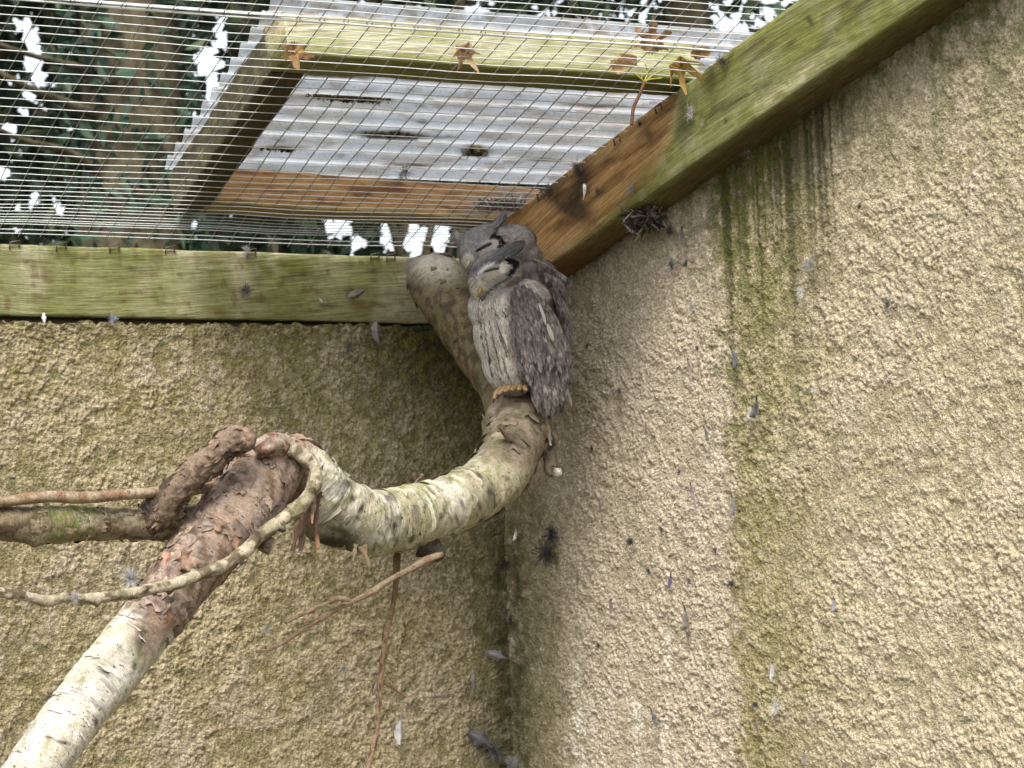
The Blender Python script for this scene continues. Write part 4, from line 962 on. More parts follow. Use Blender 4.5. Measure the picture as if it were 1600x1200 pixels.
meB = blobmesh('body', [(774, 428, -0.022, 43, 35, 40, 0.45), (756, 444, -0.032, 24, 28, 26, 0.3), (783, 480, -0.012, 50, 48, 48, 0), (796, 520, -0.012, 55, 75, 50, 0.16), (803, 560, -0.010, 50, 58, 46, 0.2), (802, 580, -0.008, 36, 29, 30, 0.2), (836, 540, -0.004, 42, 92, 40, 0.16), (848, 590, 0.0, 30, 50, 26, 0.22), (822, 470, -0.006, 40, 34, 40, -0.4),
    (800, 391, -0.036, 9, 22, 9, -0.95), (780, 404, -0.044, 9, 28, 10, -1.0), (811, 383, -0.034, 5, 9, 5, -0.9), (755, 420, -0.042, 8, 18, 9, -0.8)], 0.0020, 5)
fin(meB, colB, 'body', owlB)
def flowA(u, v, n):
    d = np.tile(-CU, (n, 1)); h = (v < 430)[:, None]
    a = np.arctan2(v-395, u-735)
    r = (np.cos(a)[:, None]*CR-np.sin(a)[:, None]*CU)
    return np.where(h, r*0.9+d*0.3+CR*0.3, d+CR*0.12)
def flowB(u, v, n):
    d = np.tile(-CU, (n, 1)); h = (v < 468-0.4*(u-760))[:, None]
    a = np.arctan2(v-440, u-750); r = (np.cos(a)[:, None]*CR-np.sin(a)[:, None]*CU)
    return np.where(h, r*0.9+d*0.2, d+CR*0.20)
fineA = lambda u, v: ~((ell(u, v, 760, 385, 20, 12, -.5) < 1))
fineB = lambda u, v: ~((ell(u, v, 768, 424, 18, 11, -.3) < 1))
blades(meA, 22000, colA, owlA, fineA, (6, 12), (0.6, 1.5), 0.10, flow=flowA)
blades(meB, 26000, colB, owlB, fineB, (6, 13), (0.6, 1.4), 0.10, flow=flowB)
# folded wing and tail feathers
wg = [((806, 448), (828, 500), (838, 560), (838, 612), (842, 640)), ((816, 446), (842, 500), (852, 565), (852, 620), (853, 648)), ((826, 452), (856, 505), (866, 570), (864, 625), (861, 648)), ((836, 462), (868, 515), (878, 570), (876, 610), (872, 636)), ((800, 455), (814, 500), (824, 548), (828, 596)), ((812, 452), (830, 490), (840, 530), (843, 575)), ((822, 452), (846, 490), (857, 530), (860, 575)), ((834, 460), (860, 496), (872, 535), (876, 580))]
for k, pth in enumerate(wg):
    g = 0.9+0.25*rnd.random()
    quill('wing_feather', owlB, [(q[0], q[1]) for q in pth], 17 if k < 4 else 19, WINGG*g, -0.050+0.003*(k % 4), (-0.032 if k < 4 else -0.048)+0.003*(k % 4), None, 16, 7, 0.5, 0.25)
for pth, wd, cc in (([(862, 585), (872, 615), (880, 640)], 10, WINGG*0.8), ([(870, 570), (882, 605), (893, 637)], 8, (0.35, 0.32, 0.30)), ([(852, 600), (858, 630), (858, 655)], 14, WINGG*0.6), ([(842, 600), (846, 630), (848, 652)], 14, WINGG*.7), ([(868, 590), (874, 620), (876, 646)], 12, WINGG*.55)):
    quill('tail_feather', owlB, pth, wd, cc, -0.012, 0.0, None, 12, 5, 0.4, 0.2)
for pth, wd, cc in (([(842, 474), (848, 490), (853, 508)], 4.5, (0.52, 0.49, 0.46)), ([(855, 506), (860, 520), (865, 533)], 6, (0.50, 0.46, 0.40))):
    quill('scapular_feather', owlB, pth, wd, cc, -0.058, -0.050, None, 10, 5, 0.1, 0.3)
for pth, wd, cc in (([(832, 404), (860, 421), (889, 438)], 7, (0.27, 0.24, 0.22)), ([(850, 428), (874, 446), (888, 474)], 12, (0.2, .18, .17)), ([(862, 450), (882, 490), (888, 540)], 15, (.17, .155, .15)), ([(868, 500), (884, 550), (889, 600)], 14, (.16, .145, .14))):
    quill('wing_feather', owlA, pth, wd, cc, 0.004, 0.020, None, 14, 7, .4, .25)
def colW(u, v, rv):
    n = fbm(u/3.2, v/5.0, 3, 580); n2 = fbm(u/2.4, v/16, 3, 585)
    c = mixc(np.broadcast_to(WINGG, u.shape+(3,)).copy(), (0.24, 0.21, 0.195), sst(.46, .68, n)*.75)
    c = mixc(c, (0.045, 0.04, 0.04), sst(.58, .70, n2)*.75); return mixc(c, (0.33, 0.30, 0.28), sst(.64, .72, fbm(u/4, v/4, 2, 588))*.6)
for ow in (owlB, owlA):
    bmw = bmesh.new()
    for ch in [q for q in ow.children if q.name.startswith('wing_feather')]: bmw.from_mesh(ch.data)
    mew = bpy.data.meshes.new('wing_plumage'); bmw.to_mesh(mew); bmw.free()
    blades(mew, 2600 if ow is owlB else 1800, colW, ow, None, (8, 15), (1.0, 2.2), 0.06, 'wing_plumage', flow=lambda u, v, n: np.tile(-CU+CR*0.18, (n, 1)))
    bpy.data.meshes.remove(mew)
# ear tufts of hair-like feathers
def tuft(parent, base, tip, n, spread, L, colr, d):
    V = []; Fc = []; C = []
    for i in range(n):
        f = rng.random(); b = np.array(base)+(np.array(tip)-np.array(base))*f*0.7+rng.normal(size=2)*spread
        e = b+(np.array(tip)-np.array(base))/np.linalg.norm(np.array(tip)-np.array(base))*L*rng.uniform(.6, 1.2)+rng.normal(size=2)*1.2
        nn = np.array((-(e-b)[1], (e-b)[0])); nn /= np.linalg.norm(nn); wv = rng.uniform(.5, 1.0); dz = d+rng.normal()*0.003; k = len(V)
        V += [Q(*(b-nn*wv), dz), Q(*(b+nn*wv), dz), Q(*e, dz-0.001)]; Fc.append((k, k+1, k+2)); cc = np.array(colr)*rng.uniform(.5, 1.4); C += [cc]*3
    o = link('ear_tuft', rawmesh('ear_tuft', V, Fc, np.array(C)), PLUME, parent, False); o['kind'] = 'stuff'
tuft(owlA, (764, 368), (788, 332), 130, 3.2, 14, (0.24, 0.24, 0.25), 0.004)
tuft(owlA, (722, 380), (711, 361), 60, 2.2, 9, (0.36, 0.36, 0.36), 0.012)
tuft(owlB, (778, 406), (814, 380), 140, 4.2, 15, (0.17, 0.17, 0.175), -0.048)
def smallhorn(name, parent, nodes, colr, n=18, seg=10):
    return limb(name, nodes, parent, lambda P, t, TH, LL, U, V: np.broadcast_to(np.array(colr), P.shape)*(0.85+0.3*fbm(LL*200, TH, 2, 560))[..., None], n, seg, 0.04, 30, mat=HORN)
def QN(px, py, d, r): return (*Q(px, py, d), r*SC)
smallhorn('beak', owlB, [QN(752, 450, -0.058, 2.8), QN(750, 455, -0.0615, 2.8), QN(748, 460, -0.061, 2.2), QN(748, 465, -0.060, 1)], (0.30, 0.18, 0.055))
smallhorn('beak', owlA, [QN(734, 407, -0.012, 2.6), QN(732, 412, -0.0155, 2.6), QN(730, 417, -0.015, 2), QN(730, 420, -0.011, .8)], (0.36, 0.31, 0.18))
# closed eyelids
def lid(parent, px, py, d, rx, ry, ang, colr):
    bm = bmesh.new(); m = Matrix.Identity(4); c = Q(px, py, d); ca, sa = math.cos(ang), math.sin(ang)
    a1 = (CR*ca+CU*sa)*rx*SC; a2 = (-CR*sa+CU*ca)*ry*SC; a3 = CF*4*SC
    for i in range(3): m[i][0] = a1[i]; m[i][1] = a2[i]; m[i][2] = a3[i]; m[i][3] = c[i]
    bmesh.ops.create_uvsphere(bm, u_segments=64, v_segments=48, radius=1, matrix=m)
    me = bpy.data.meshes.new('closed_eye'); bm.to_mesh(me); bm.free()
    u, v = project(meshco(me)); C = np.tile(np.array(colr, float), (len(u), 1))
    dd = (u-px)*ca-(v-py)*sa; ee = (u-px)*sa+(v-py)*ca
    C = mixc(C, (0.015, 0.013, 0.015), gauss(ee+0.06*dd*dd/rx-ry*0.15, 0, ry*0.30)*sst(rx, rx*.75, abs(dd)))
    setcol(me, C); return link('closed_eye', me, HORN, parent)
from mathutils.bvhtree import BVHTree
def bvh_of(me): return BVHTree.FromPolygons([v.co.copy() for v in me.vertices], [tuple(p.vertices) for p in me.polygons])
def on_body(bv, px, py, lift):
    d = Vector(ray(px, py)).normalized(); h = bv.ray_cast(Vector(CAM), d)[0]
    if h is None: h = bv.find_nearest(Vector(Q(px, py, -0.03)))[0]
    return np.array(h-d*lift*SC)
for (ow, me_, pts, r_) in ((owlA, meA, [(745, 392), (749, 389), (754, 386.5), (760, 383), (767, 381)], 2.1), (owlB, meB, [(758, 425), (763, 423), (769, 421), (775, 420), (780, 420)], 1.2)):
    bv = bvh_of(me_)
    nd = [(*on_body(bv, x, y, 1.2), r_*SC*(0.5 if k in (0, 4) else 1)) for k, (x, y) in enumerate(pts)]
    smallhorn('closed_eye', ow, nd, (0.012, 0.010, 0.011), 20, 8)
    nd = [(*on_body(bv, x+1, y-3.2, 0.5), 1.6*SC) for k, (x, y) in enumerate(pts)]
    smallhorn('eyelid', ow, nd, (0.24, 0.225, 0.205), 20, 8)
bv = bvh_of(meB)
for pts in ([(757, 505), (760, 525), (763, 550), (770, 588)], [(764, 500), (769, 520), (774, 545), (782, 578)], [(774, 498), (779, 512), (786, 532), (793, 558)], [(752, 515), (754, 530), (756, 548)], [(770, 480), (775, 488), (781, 499)], [(785, 558), (790, 574), (800, 600)], [(762, 556), (765, 570), (769, 590)], [(775, 565), (779, 582), (784, 602)], [(786, 526), (790, 540), (796, 556)], [(782, 478), (787, 486), (792, 496)], [(748, 492), (750, 502), (753, 512)]):
    smallhorn('breast_streak', owlB, [(*on_body(bv, x, y, 1.6), 0.62*SC*(0.5 if k in (0, len(pts)-1) else 1)) for k, (x, y) in enumerate(pts)], (0.035, 0.03, 0.03), 16, 6)
for (x0, y0, x1, y1) in ((742, 446, 733, 470), (745, 450, 737, 478), (740, 440, 729, 458), (748, 462, 744, 482), (738, 434, 727, 446), (751, 468, 748, 486)):
    smallhorn('bristle', owlB, [(*on_body(bv, x0, y0, 2), .6*SC), (*on_body(bv, (x0+x1)/2, (y0+y1)/2, 3.5), .5*SC), (*on_body(bv, x1+3, y1, 3), .2*SC)], (0.66, 0.64, 0.60), 10, 5)
# toes over the branch
for (x0, y0, x1, y1, x2, y2) in ((781, 609, 775, 616, 773, 628), (789, 606, 784, 612, 780, 621), (797, 605, 793, 610, 790, 617), (805, 604, 802, 609, 800, 615), (813, 604, 812, 608, 811, 614), (820, 605, 821, 609, 822, 615)):
    smallhorn('claw', owlB, [QN(x2-1, y2-4, -0.043, 2.0), QN(x2-2, y2-1, -0.045, 1.6), QN(x2-2, y2+2, -0.044, .6)], (.025, .02, .018), 10, 6)
    tg = smallhorn('toe', owlB, [QN(x0+4, y0-4, -0.028, 4.2), QN(x0, y0, -0.034, 4.6), QN(x1, y1-1, -0.038, 4.4), QN(x2, y2-6, -0.041, 3.6), QN(x2-1, y2-4, -0.041, 3.0)], (0.25, 0.16, 0.075), 20, 10)

# ------------------------------------------------------------ moulted feathers
GR = 'moulted owl feathers and down caught in the aviary'
def surf(px, py, s):
    if s == 'L': return at(px, py, 1, -0.008), np.array((0., -1, 0))
    if s == 'R': return at(px, py, 0, -0.008), np.array((-1., 0, 0))
    if s == 'BL': return at(px, py, 1, -0.003), np.array((0., -1, 0))
    if s == 'BR': return at(px, py, 0, -0.056), np.array((-1., 0, 0))
    if s == 'U': return at(px, py, 0, -0.03), np.array((-0.5, -.3, -.8))
    return at(px, py, 1, s), -CF
def feather(px, py, s, size, ang, tone, kind, label, aspect=0.42):
    p0, nrm = surf(px, py, s); nrm = nrm/np.linalg.norm(nrm); dd = (p0-CAM)@CF/F
    upv = CU-nrm*(CU@nrm); upv /= np.linalg.norm(upv); sv = np.cross(upv, nrm); sv = sv if sv@CR > 0 else -sv
    a = math.cos(ang)*upv+math.sin(ang)*sv; b = np.cross(nrm, a); L = size*dd*(.88 if kind == 'vane' else .95)
    V = []; Fc = []; C = []; T = np.array(tone)
    if kind == 'down':
        n = 150; ax0 = rng.normal()*.5
        for i in range(n):
            th = ax0+rng.normal()*0.75+(math.pi if rng.random() < .35 else 0); r = L*0.50*rng.uniform(.2, 1.15)**1.3
            e = math.cos(th)*a+math.sin(th)*b; f = np.cross(nrm, e); o0 = p0+(a*rng.normal()+b*rng.normal())*L*0.07
            h = rng.uniform(.05, .5)*r; k = len(V); wv = L*rng.uniform(.010, .028); bd = rng.normal()*r*.3
            V += [o0-f*wv*.5, o0+f*wv*.5, o0+e*r*.6+f*(wv+bd*.5)+nrm*h, o0+e*r+nrm*h*.6+f*bd, o0+e*r*.6-f*(wv-bd*.5)+nrm*h]
            Fc += [(k, k+1, k+2), (k, k+2, k+4), (k+4, k+2, k+3)]; C += [T*rng.uniform(.55, 1.3)]*5
    else:
        n_, m_ = 11, 5; cur = rng.uniform(-.25, .25)
        for i in range(n_):
            t = i/(n_-1); wd = L*aspect*.42*math.sin(min(1, t*1.25+.04)*math.pi)**.7*(1+.22*rng.normal())
            for j in range(m_):
                s_ = j/(m_-1)*2-1
                V.append(p0+a*L*(t-.5)+b*(s_*wd+cur*L*(t-.5)**2*2)+nrm*(0.002+L*(.10*(1-s_*s_)+.22*(t-.4)**2)))
                C.append(T*(.75+.35*rng.random())*(1.5 if j == 2 else 1)*(1.35 if t < .35 else 1.0))
        for i in range(n_-1):
            for j in range(m_-1):
                k = i*m_+j; Fc.append((k, k+1, k+m_+1, k+m_))
        for i in range(22):                                            # downy barbs at the base
            th = rng.normal()*.9+math.pi; e = math.cos(th)*a+math.sin(th)*b; f = np.cross(nrm, e); o0 = p0-a*L*.36; r = L*rng.uniform(.12, .3); k = len(V)
            V += [o0-f*L*.012, o0+f*L*.012, o0+e*r+nrm*r*rng.uniform(.1, .6)]; Fc.append((k, k+1, k+2)); C += [np.minimum(T*1.6, .7)]*3
    o = link('feather', rawmesh('feather', V, Fc, np.array(C)), DOWN if kind == 'down' else FEATHER)
    return tag(o, label, 'feather', GR)
DG = (0.10, 0.098, 0.10); MG = (0.19, 0.18, 0.172); LG = (0.40, 0.395, 0.385); WH = (0.72, 0.72, 0.7); BRF = (0.16, 0.14, 0.12)
FL = [
 (586, 524, 'L', 48, 3.0, MG, 'vane', 'grey feather dangling point down just under the left beam, near the log end'),
 (68, 499, 'L', 22, 3.1, WH, 'vane', 'short white feather under the left end of the mossy beam'),
 (176, 498, 'L', 20, .4, (0.4, .44, .5), 'down', 'blue grey down tuft on the wall top under the left beam'),
 (545, 540, 'L', 22, 2.9, MG, 'down', 'faint grey wisp on the wall left of the dangling grey feather'),
 (622, 1140, 'L', 52, .05, LG, 'vane', 'slim pale feather with a dark tip upright beside the hanging twig'),
 (778, 1025, 'L', 52, 1.9, MG, 'vane', 'grey feather sticking out sideways from the dark corner stain'),
 (738, 1068, 'L', 36, 3.1, BRF, 'vane', 'thin brown grey feather below the sideways feather near the corner'),
 (754, 1158, 'L', 70, 2.2, DG, 'vane', 'big ragged dark feather low in the wall corner'),
 (770, 1172, 'L', 48, 1.0, MG, 'down', 'grey down caught around the big ragged corner feather'),
 (800, 1190, 'L', 34, 1.4, LG, 'down', 'pale down tuft at the very bottom of the wall corner'),
 (536, 1046, 'L', 13, 0, (.25, .27, .32), 'down', 'tiny blue grey fluff speck left of the hanging twig'),
 (415, 984, 'L', 20, .3, LG, 'down', 'pale wisp on the wall just under the tip of the drooping forked twig'),
 (790, 882, 'L', 20, 0, DG, 'down', 'dark fluff in the wall corner under the curving limb'),
 (797, 970, 'L', 20, 0, DG, 'down', 'dark fluff in the wall corner left of the sideways feather'),
 (862, 836, 'R', 48, .2, DG, 'down', 'upper half of the large dark fluffy feather pair beside the corner'),
 (855, 866, 'R', 60, 1.5, DG, 'down', 'lower wider half of the large dark fluffy feather pair beside the corner'),
 (808, 835, 'R', 24, .5, WH, 'vane', 'thin curved white feather in the corner left of the dark fluffy pair'),
 (985, 848, 'R', 26, 1.3, DG, 'down', 'grey fluff level with the dark fluffy pair, further right'),
 (1014, 893, 'R', 17, 0, DG, 'down', 'small dark fluff left of the dark blue feather on the clean wall strip'),
 (1050, 905, 'R', 30, .4, (.11, .10, .15), 'vane', 'dark bluish feather mid height on the clean strip of the right wall'),
 (1076, 908, 'R', 22, 1.5, MG, 'down', 'light grey fluff just right of the dark bluish feather'),
 (1143, 912, 'R', 24, 1.8, DG, 'down', 'dark fluff on the left edge of the moss stripe at branch height'),
 (957, 946, 'R', 28, .2, BRF, 'vane', 'brown feather on the clean wall strip below the dark fluffy pair'),
 (1075, 966, 'R', 46, .2, BRF, 'vane', 'longest upright brown feather in the middle of the clean wall strip'),
 (940, 790, 'R', 24, .1, BRF, 'vane', 'faint thin feather high above the brown feather on the clean strip'),
 (1024, 1120, 'R', 32, -.4, DG, 'vane', 'dark feather tilted left near the bottom of the clean wall strip'),
 (883, 1086, 'R', 34, -.1, BRF, 'vane', 'brown feather beside the long white droppings streak'),
 (1083, 766, 'R', 30, -.2, (.16, .13, .14), 'vane', 'dark oval feather halfway up the clean wall strip'),
 (1062, 738, 'R', 16, 0, BRF, 'down', 'tiny brown speck of down above the dark oval feather'),
 (1106, 676, 'R', 28, -.3, DG, 'vane', 'dark feather above the oval one on the clean strip near the moss'),
 (1148, 788, 'R', 40, .1, MG, 'vane', 'blue grey feather on the moss stripe edge level with the curving limb'),
 (1079, 571, 'R', 26, -.2, BRF, 'vane', 'dark brown feather alone on the clean strip level with the owls'),
 (1150, 557, 'R', 40, -.25, DG, 'vane', 'slim dark feather on the moss stripe edge level with the owls'),
 (1184, 636, 'R', 44, .5, DG, 'vane', 'dark feather with white base slanting right inside the moss stripe'),
 (1172, 648, 'R', 22, .2, WH, 'down', 'white fluff at the foot of the slanting feather in the moss stripe'),
 (1266, 414, 'R', 34, 1.0, LG, 'down', 'grey white fluff cluster high on the right wall under the drip stains'),
 (1252, 458, 'R', 26, .2, WH, 'down', 'white fluff just below the grey white cluster under the drip stains'),
 (1343, 323, 'R', 17, 0, DG, 'down', 'small round dark fluff right of the drip stains under the sloping beam'),
 (1387, 477, 'R', 24, -.5, MG, 'down', 'grey fluff alone on the bare right part of the wall, upper half'),
 (1272, 608, 'R', 15, 0, WH, 'down', 'tiny white fluff right of the moss stripe at mid height'),
 (1305, 943, 'R', 26, .1, (.22, .22, .26), 'vane', 'grey feather alone on the bare lower right part of the wall'),
 (1209, 1046, 'R', 34, .2, LG, 'vane', 'pale grey feather in the lower part of the moss stripe'),
 (1180, 1101, 'R', 20, .8, (.10, .10, .16), 'down', 'dark blue fluff below the pale feather in the moss stripe'),
 (1213, 1106, 'R', 32, 1.0, WH, 'down', 'curled white fluff low in the moss stripe'),
 (1182, 1135, 'R', 18, .2, LG, 'down', 'pale wisp at the bottom of the moss stripe'),
 (1258, 1182, 'R', 26, .3, MG, 'vane', 'grey feather at the bottom edge right of the moss stripe'),
 (1050, 416, 'R', 24, 0, (.17, .17, .2), 'down', 'dark fluff ball on the clean strip below the cobwebbed beam'),
 (1072, 412, 'R', 18, .2, DG, 'down', 'smaller fluff right beside the dark fluff ball below the beam'),
 (1068, 368, 'R', 34, .1, DG, 'vane', 'dark feather hanging just below the cobweb tangle on the beam'),
 (1048, 362, 'R', 24, .1, DG, 'down', 'dark wisp left of the feather below the cobweb tangle'),
 (1082, 480, 'R', 16, .1, LG, 'down', 'faint pale fluff on the upper clean strip of the right wall'),
 (1157, 210, 'U', 34, .8, LG, 'down', 'fluffy pale grey down tuft on the underside edge of the sloping beam'),
 (1170, 240, 'U', 26, 2.8, MG, 'down', 'thin grey wisp hanging under the pale down tuft'),
 (1080, 178, 'BR', 30, -.4, WH, 'down', 'spidery white wisp on the green face of the sloping beam'),
 (1098, 192, 'BR', 14, .2, LG, 'down', 'small pale speck right of the spidery white wisp'),
 (1130, 97, 'BR', 34, .1, (.14, .12, .10), 'down', 'dark tuft hanging from the top edge of the sloping beam at the seam wire'),
 (916, 300, 'BR', 28, 3.1, WH, 'vane', 'short white feather on the dark stain of the orange beam'),
 (934, 299, 'BR', 16, 0, MG, 'down', 'grey fluff right of the white feather on the orange beam'),
 (986, 297, 'BR', 22, 1.4, LG, 'down', 'pale fluff at the lower edge of the orange beam'),
 (1000, 193, 'BR', 16, 1.5, DG, 'down', 'dark fluff on the top edge of the orange beam by the leaf stalk'),
 (902, 262, 'BR', 34, 2.6, BRF, 'down', 'brown down hanging from the top edge above the dark stain'),
 (856, 298, 'BR', 34, 1.4, BRF, 'down', 'brown grey down along the top edge left of the dark stain'),
 (558, 458, 'BL', 46, 1.15, BRF, 'vane', 'curled brown grey feather stuck on the left beam near the log'),
 (498, 468, 'BL', 14, -.9, LG, 'vane', 'tiny pale feather low on the left beam left of the curled feather'),
 (382, 455, 'BL', 26, 1.5, MG, 'down', 'small grey arc of down on the left beam below a knot'),
 (384, 392, 'BL', 20, .3, LG, 'down', 'pale wisp at the top edge of the left beam'),
 (205, 905, -.49, 46, .5, LG, 'down', 'white down tuft caught behind the front twig on the white pole'),
 (118, 934, -.556, 22, .4, LG, 'down', 'white wisp wrapped round the front twig at the far left'),
 (918, 540, 'R', 15, .3, (.15, .145, .14), 'down', 'faint dark fluff on the clean strip close beside the owls'),
 (968, 612, 'R', 18, 1.1, MG, 'down', 'small grey fluff on the clean strip between the owls and the dark upper feather'),
 (1012, 668, 'R', 20, .2, BRF, 'vane', 'small brown feather left of the two dark feathers high on the clean strip'),
 (925, 702, 'R', 16, .6, DG, 'down', 'small dark fluff on the wall right of the broken stub of the perch'),
 (1034, 828, 'R', 15, 0, MG, 'down', 'small grey fluff straight below the dark oval feather'),
 (905, 905, 'R', 22, .2, BRF, 'vane', 'narrow brown feather just below the dark fluffy pair beside the corner'),
 (935, 1010, 'R', 16, .4, DG, 'down', 'dark fluff just above the white droppings near the wall corner'),
 (1118, 860, 'R', 16, .3, MG, 'down', 'small grey fluff at the moss stripe edge, above the dark one there'),
 (1105, 1040, 'R', 20, -.2, BRF, 'vane', 'small brown feather on the lower clean strip near the moss stripe'),
 (1090, 545, 'R', 13, .2, DG, 'down', 'tiny dark fluff just above the lone dark brown feather level with the owls'),
 (640, 345, 'mesh', 34, .3, LG, 'down', 'soft grey down caught on the wire mesh below the clear sheet'),
]
for f in FL:
    if f[2] == 'mesh':
        p_ = roof(632, 270, -0.003); f = (632, 270, float(p_[1]), *f[3:])
    feather(*f)
clump('cobweb_tangle', at(1005, 338, 0, -0.03), CR, CU, CF, 0.026, 0.022, 0.018, 'dusty brown tangle of cobweb and down under the sloping beam', 'cobweb', [(0.12, 0.10, 0.08), (0.2, 0.17, 0.14), (0.07, 0.06, 0.05), (0.3, 0.27, 0.24)], 420, None, 0.009, 0.16)
clump('down_litter', roof(790, 320, 0.006), EX, EY, EZ, 0.05, 0.02, 0.003, 'pale feather litter along the mesh edge above the owls', 'feather litter', [(0.42, 0.38, 0.34), (0.3, 0.24, 0.2), (0.5, 0.46, 0.42)], 380, None, 0.007, 0.25)

# yellow stalks hanging under the mesh
st = empty('leaf_stalk', roof(1008, 125, -0.004), 'brown and yellow leaf stalk hanging below the mesh in front of the clear sheet', 'leaf stalk')
def stalk(pts, y, c0, nm, r0=2.2, r1=2.0):
    return limb(nm, [N(q[0], q[1], y, r0+(r1-r0)*i/(len(pts)-1)) for i, q in enumerate(pts)], st, lambda P, t, TH, LL, U, V: np.broadcast_to(np.array(c0), P.shape)*(0.8+.4*fbm(LL*120, TH, 3, 570))[..., None], 40, 8, 0.15, 40)
ys = float(roof(1005, 128, -0.004)[1])
stalk([(1007, 128), (1002, 142), (996, 155), (990, 168), (988, 182), (987, 195)], ys, (0.2, .09, .05), 'stalk', 2.4, 3.0)
for pts in ([(1007, 128), (998, 120), (988, 113)], [(1007, 128), (1012, 112), (1008, 100)], [(1007, 128), (1022, 116), (1040, 108)], [(1007, 128), (1016, 124), (1034, 122)], [(1004, 124), (1001, 112)]):
    stalk(pts, ys, (.42, .40, .08), 'petiole', 1.6, 1.2)

# ------------------------------------------------------------ trees beyond the wall
GAPS = [(52, 80, 20, 42), (35, 40, 16, 14), (62, 118, 16, 18), (28, 128, 20, 8), (50, 150, 12, 14), (10, 200, 16, 12), (8, 270, 18, 12), (55, 312, 14, 14), (98, 326, 6, 10), (322, 105, 30, 34), (335, 150, 18, 22), (345, 40, 12, 22), (352, 70, 26, 10), (300, 150, 10, 10), (287, 343, 22, 10), (280, 362, 10, 8),
        (525, 355, 30, 22), (604, 366, 17, 26), (648, 370, 20, 34), (685, 368, 22, 34), (560, 380, 20, 14), (735, 20, 34, 16), (622, 18, 10, 8), (655, 18, 9, 8), (560, 8, 24, 8), (845, 22, 10, 12), (1122, 40, 14, 10), (1100, 30, 6, 18), (1150, 50, 22, 14), (470, 5, 30, 10), (730, 345, 6, 5), (268, 345, 6, 5)]
for k in range(520):
    g0 = GAPS[rnd.randrange(33)]
    GAPS.append((g0[0]+rnd.gauss(0, 1.0)*g0[2]*1.3, g0[1]+rnd.gauss(0, 1.0)*g0[3]*1.1, rnd.uniform(1.8, 6), rnd.uniform(1.8, 6)))
def clear_of_gaps(P):
    u, v = project(P); ok = np.ones(len(P), bool)
    for (x, y, a, b) in GAPS: ok &= ((u-x)/a)**2+((v-y)/b)**2 > 0.9
    return ok
def leafcloud(name, pts, size, cols, parent, flat=0.5):
    pts = np.asarray(pts); n = len(pts)
    d = rng.normal(size=(n, 3)); d[:, 2] -= 0.5; d /= np.linalg.norm(d, axis=1)[:, None]
    e = np.cross(d, rng.normal(size=(n, 3))); e /= np.linalg.norm(e, axis=1)[:, None]
    L = size*rng.uniform(.6, 1.35, (n, 1)); W = L*rng.uniform(.45, .75, (n, 1)); nn = np.cross(d, e)*L*.2
    V = np.stack([pts-d*L, pts+e*W*.8+nn, pts+d*L, pts-e*W*.8+nn], 1).reshape(-1, 3)
    i = np.arange(n)*4; Fc = np.concatenate([np.stack([i, i+1, i+2], 1), np.stack([i, i+2, i+3], 1)]).tolist()
    C = np.array(cols)[rng.integers(0, len(cols), n)]*rng.uniform(.65, 1.25, (n, 1)); C4 = np.repeat(C, 4, 0)
    o = link(name, rawmesh(name, V, Fc, C4), FOLIAGE, parent, False); o['kind'] = 'stuff'; return o
DGR = [(0.030, 0.055, 0.030), (0.045, 0.075, 0.040), (0.065, 0.09, 0.042), (0.022, 0.04, 0.026), (0.075, 0.07, 0.036)]
IVY = [(0.030, 0.062, 0.036), (0.042, 0.082, 0.046), (0.07, 0.11, 0.066), (0.018, 0.038, 0.024)]
def wp(px, py, y): return at(px, py, 1, y)
def trunkmesh(name, pts, parent, seg=18, rough=.12):
    return limb(name, pts, parent, lambda P, t, TH, LL, U, V: np.ones(P.shape)*.5, 60, seg, rough, 50, mat=TREEBARK)
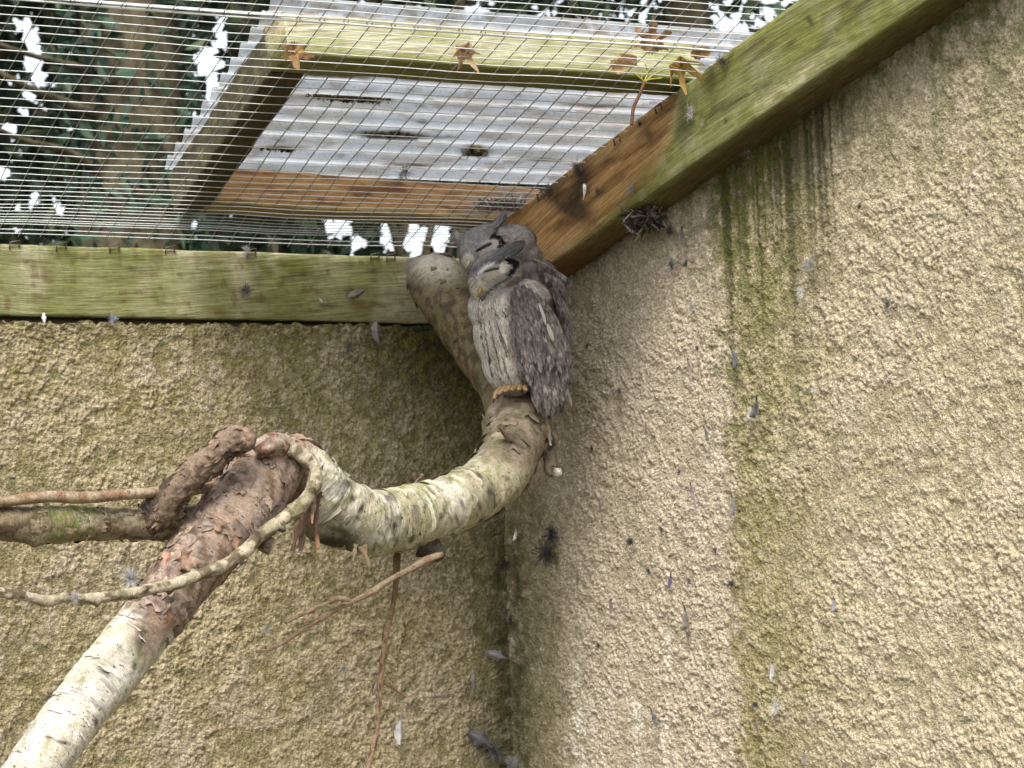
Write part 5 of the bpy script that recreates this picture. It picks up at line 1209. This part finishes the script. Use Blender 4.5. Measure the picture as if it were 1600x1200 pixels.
def tree(px, y, r, label, crown, ivy=0, lean=0.0, cx=0, limbs=(), group='trees beyond the far wall'):
    b = wp(px, 200, y); base = np.array((b[0], y, GZ))
    t = empty('tree', base, label, 'tree', group)
    trunkmesh('trunk', [(base[0]-lean*2, y, GZ-.1, r*1.35), (base[0]-lean, y, GZ+1, r*1.1), (base[0], y, 0.6, r), (base[0]+lean, y, 2.2, r*.85), (base[0]+lean*1.4, y, 4.2, r*.5), (base[0]+lean*1.5, y, 6.0, r*.15)], t)
    for lb_ in limbs:
        trunkmesh('limb', [(*wp(q[0], q[1], y+q[2]), q[3]) for q in lb_], t, 9, .15)
    if ivy:
        th = rng.uniform(0, 2*np.pi, ivy); z = rng.uniform(GZ, 3, ivy); k = fbm(th*2.2, z*3.0, 3, 600+px)
        s = k > 0.47; th, z = th[s], z[s]; rr = r*(1.08+.22*rng.random(len(th)))
        leafcloud('ivy', np.stack([base[0]+rr*np.cos(th), y+rr*np.sin(th), z], 1), 0.032, IVY, t)
    P = []
    for (n, x0, x1, y0, y1, z0, z1, nc) in crown:
        cs_ = rng.uniform((x0, y0, z0), (x1, y1, z1), (nc, 3)); cc = cs_[rng.integers(0, nc, n)]
        P.append(cc+rng.normal(size=(n, 3))*np.array((.22, .3, .17)))
    P = np.concatenate(P); P[:, 0] += base[0]; P[:, 1] += y
    P = P[clear_of_gaps(P)]
    leafcloud('crown', P, 0.040, DGR, t)
    return t
tree(205, 4.2, 0.150, 'thick brown trunk wrapped in ivy, seen through the mesh left of the panel', [(14000, -1.0, 1.1, .3, 2.2, -.6, 2.4, 160), (7000, -1.9, 1.9, -1, 2, 2.2, 5.5, 90)], 5200, 0.02,
     limbs=([(205, 300, 0, .02), (110, 240, -.1, .012), (40, 220, -.2, .008), (-30, 190, -.3, .006)], [(210, 200, 0, .022), (100, 160, -.1, .014), (30, 130, -.2, .010), (-60, 80, -.2, .006)], [(200, 120, 0, .018), (100, 100, -.1, .01), (0, 70, -.2, .007), (-60, 40, -.2, .005)]))
tree(712, 5.2, 0.020, 'slender forked tree silhouetted in the bright gap beside the owls', [(9000, -1.3, 1.0, .4, 1.9, .55, 2.3, 110), (4000, -1.5, 1.5, -1, 1.5, 2.2, 5, 60), (2600, -1.6, 1.2, .2, 1.4, -1.0, .35, 40)], 0, .05,
     limbs=([(630, 420, 0, .020), (622, 385, 0, .018), (612, 350, 0, .015), (596, 310, 0, .012)], [(622, 385, 0, .014), (632, 362, 0, .012), (640, 330, 0, .01)], [(660, 420, 0, .016), (668, 380, 0, .014), (676, 350, 0, .012), (690, 300, 0, .01)], [(700, 410, 0, .009), (708, 370, 0, .008), (716, 340, 0, .006)]))
tree(1080, 5.6, 0.10, 'dark leafy tree showing above the right end of the front board', [(11000, -1.5, 1.4, -.2, 1.5, .6, 2.5, 120), (4000, -1.8, 1.8, -1, 1.5, 2.4, 5.5, 60), (2500, -1, 1, -.2, 1.2, -1, .6, 40)], 1500, 0)
tree(-260, 5.0, 0.12, 'bushy dark tree beyond the mesh at the far left', [(10000, -1.4, .9, .2, 2, -.9, 2.4, 110), (5000, -1.9, 1.9, -1, 2, 2.4, 5.5, 60)], 900, 0)
tree(420, 6.6, 0.16, 'distant broad tree filling the background behind the panel', [(15000, -1.9, 1.9, 0, 2.2, -.9, 2.6, 170), (5000, -2.2, 2.2, -1, 2.2, 2.6, 6, 60)], 0, 0)
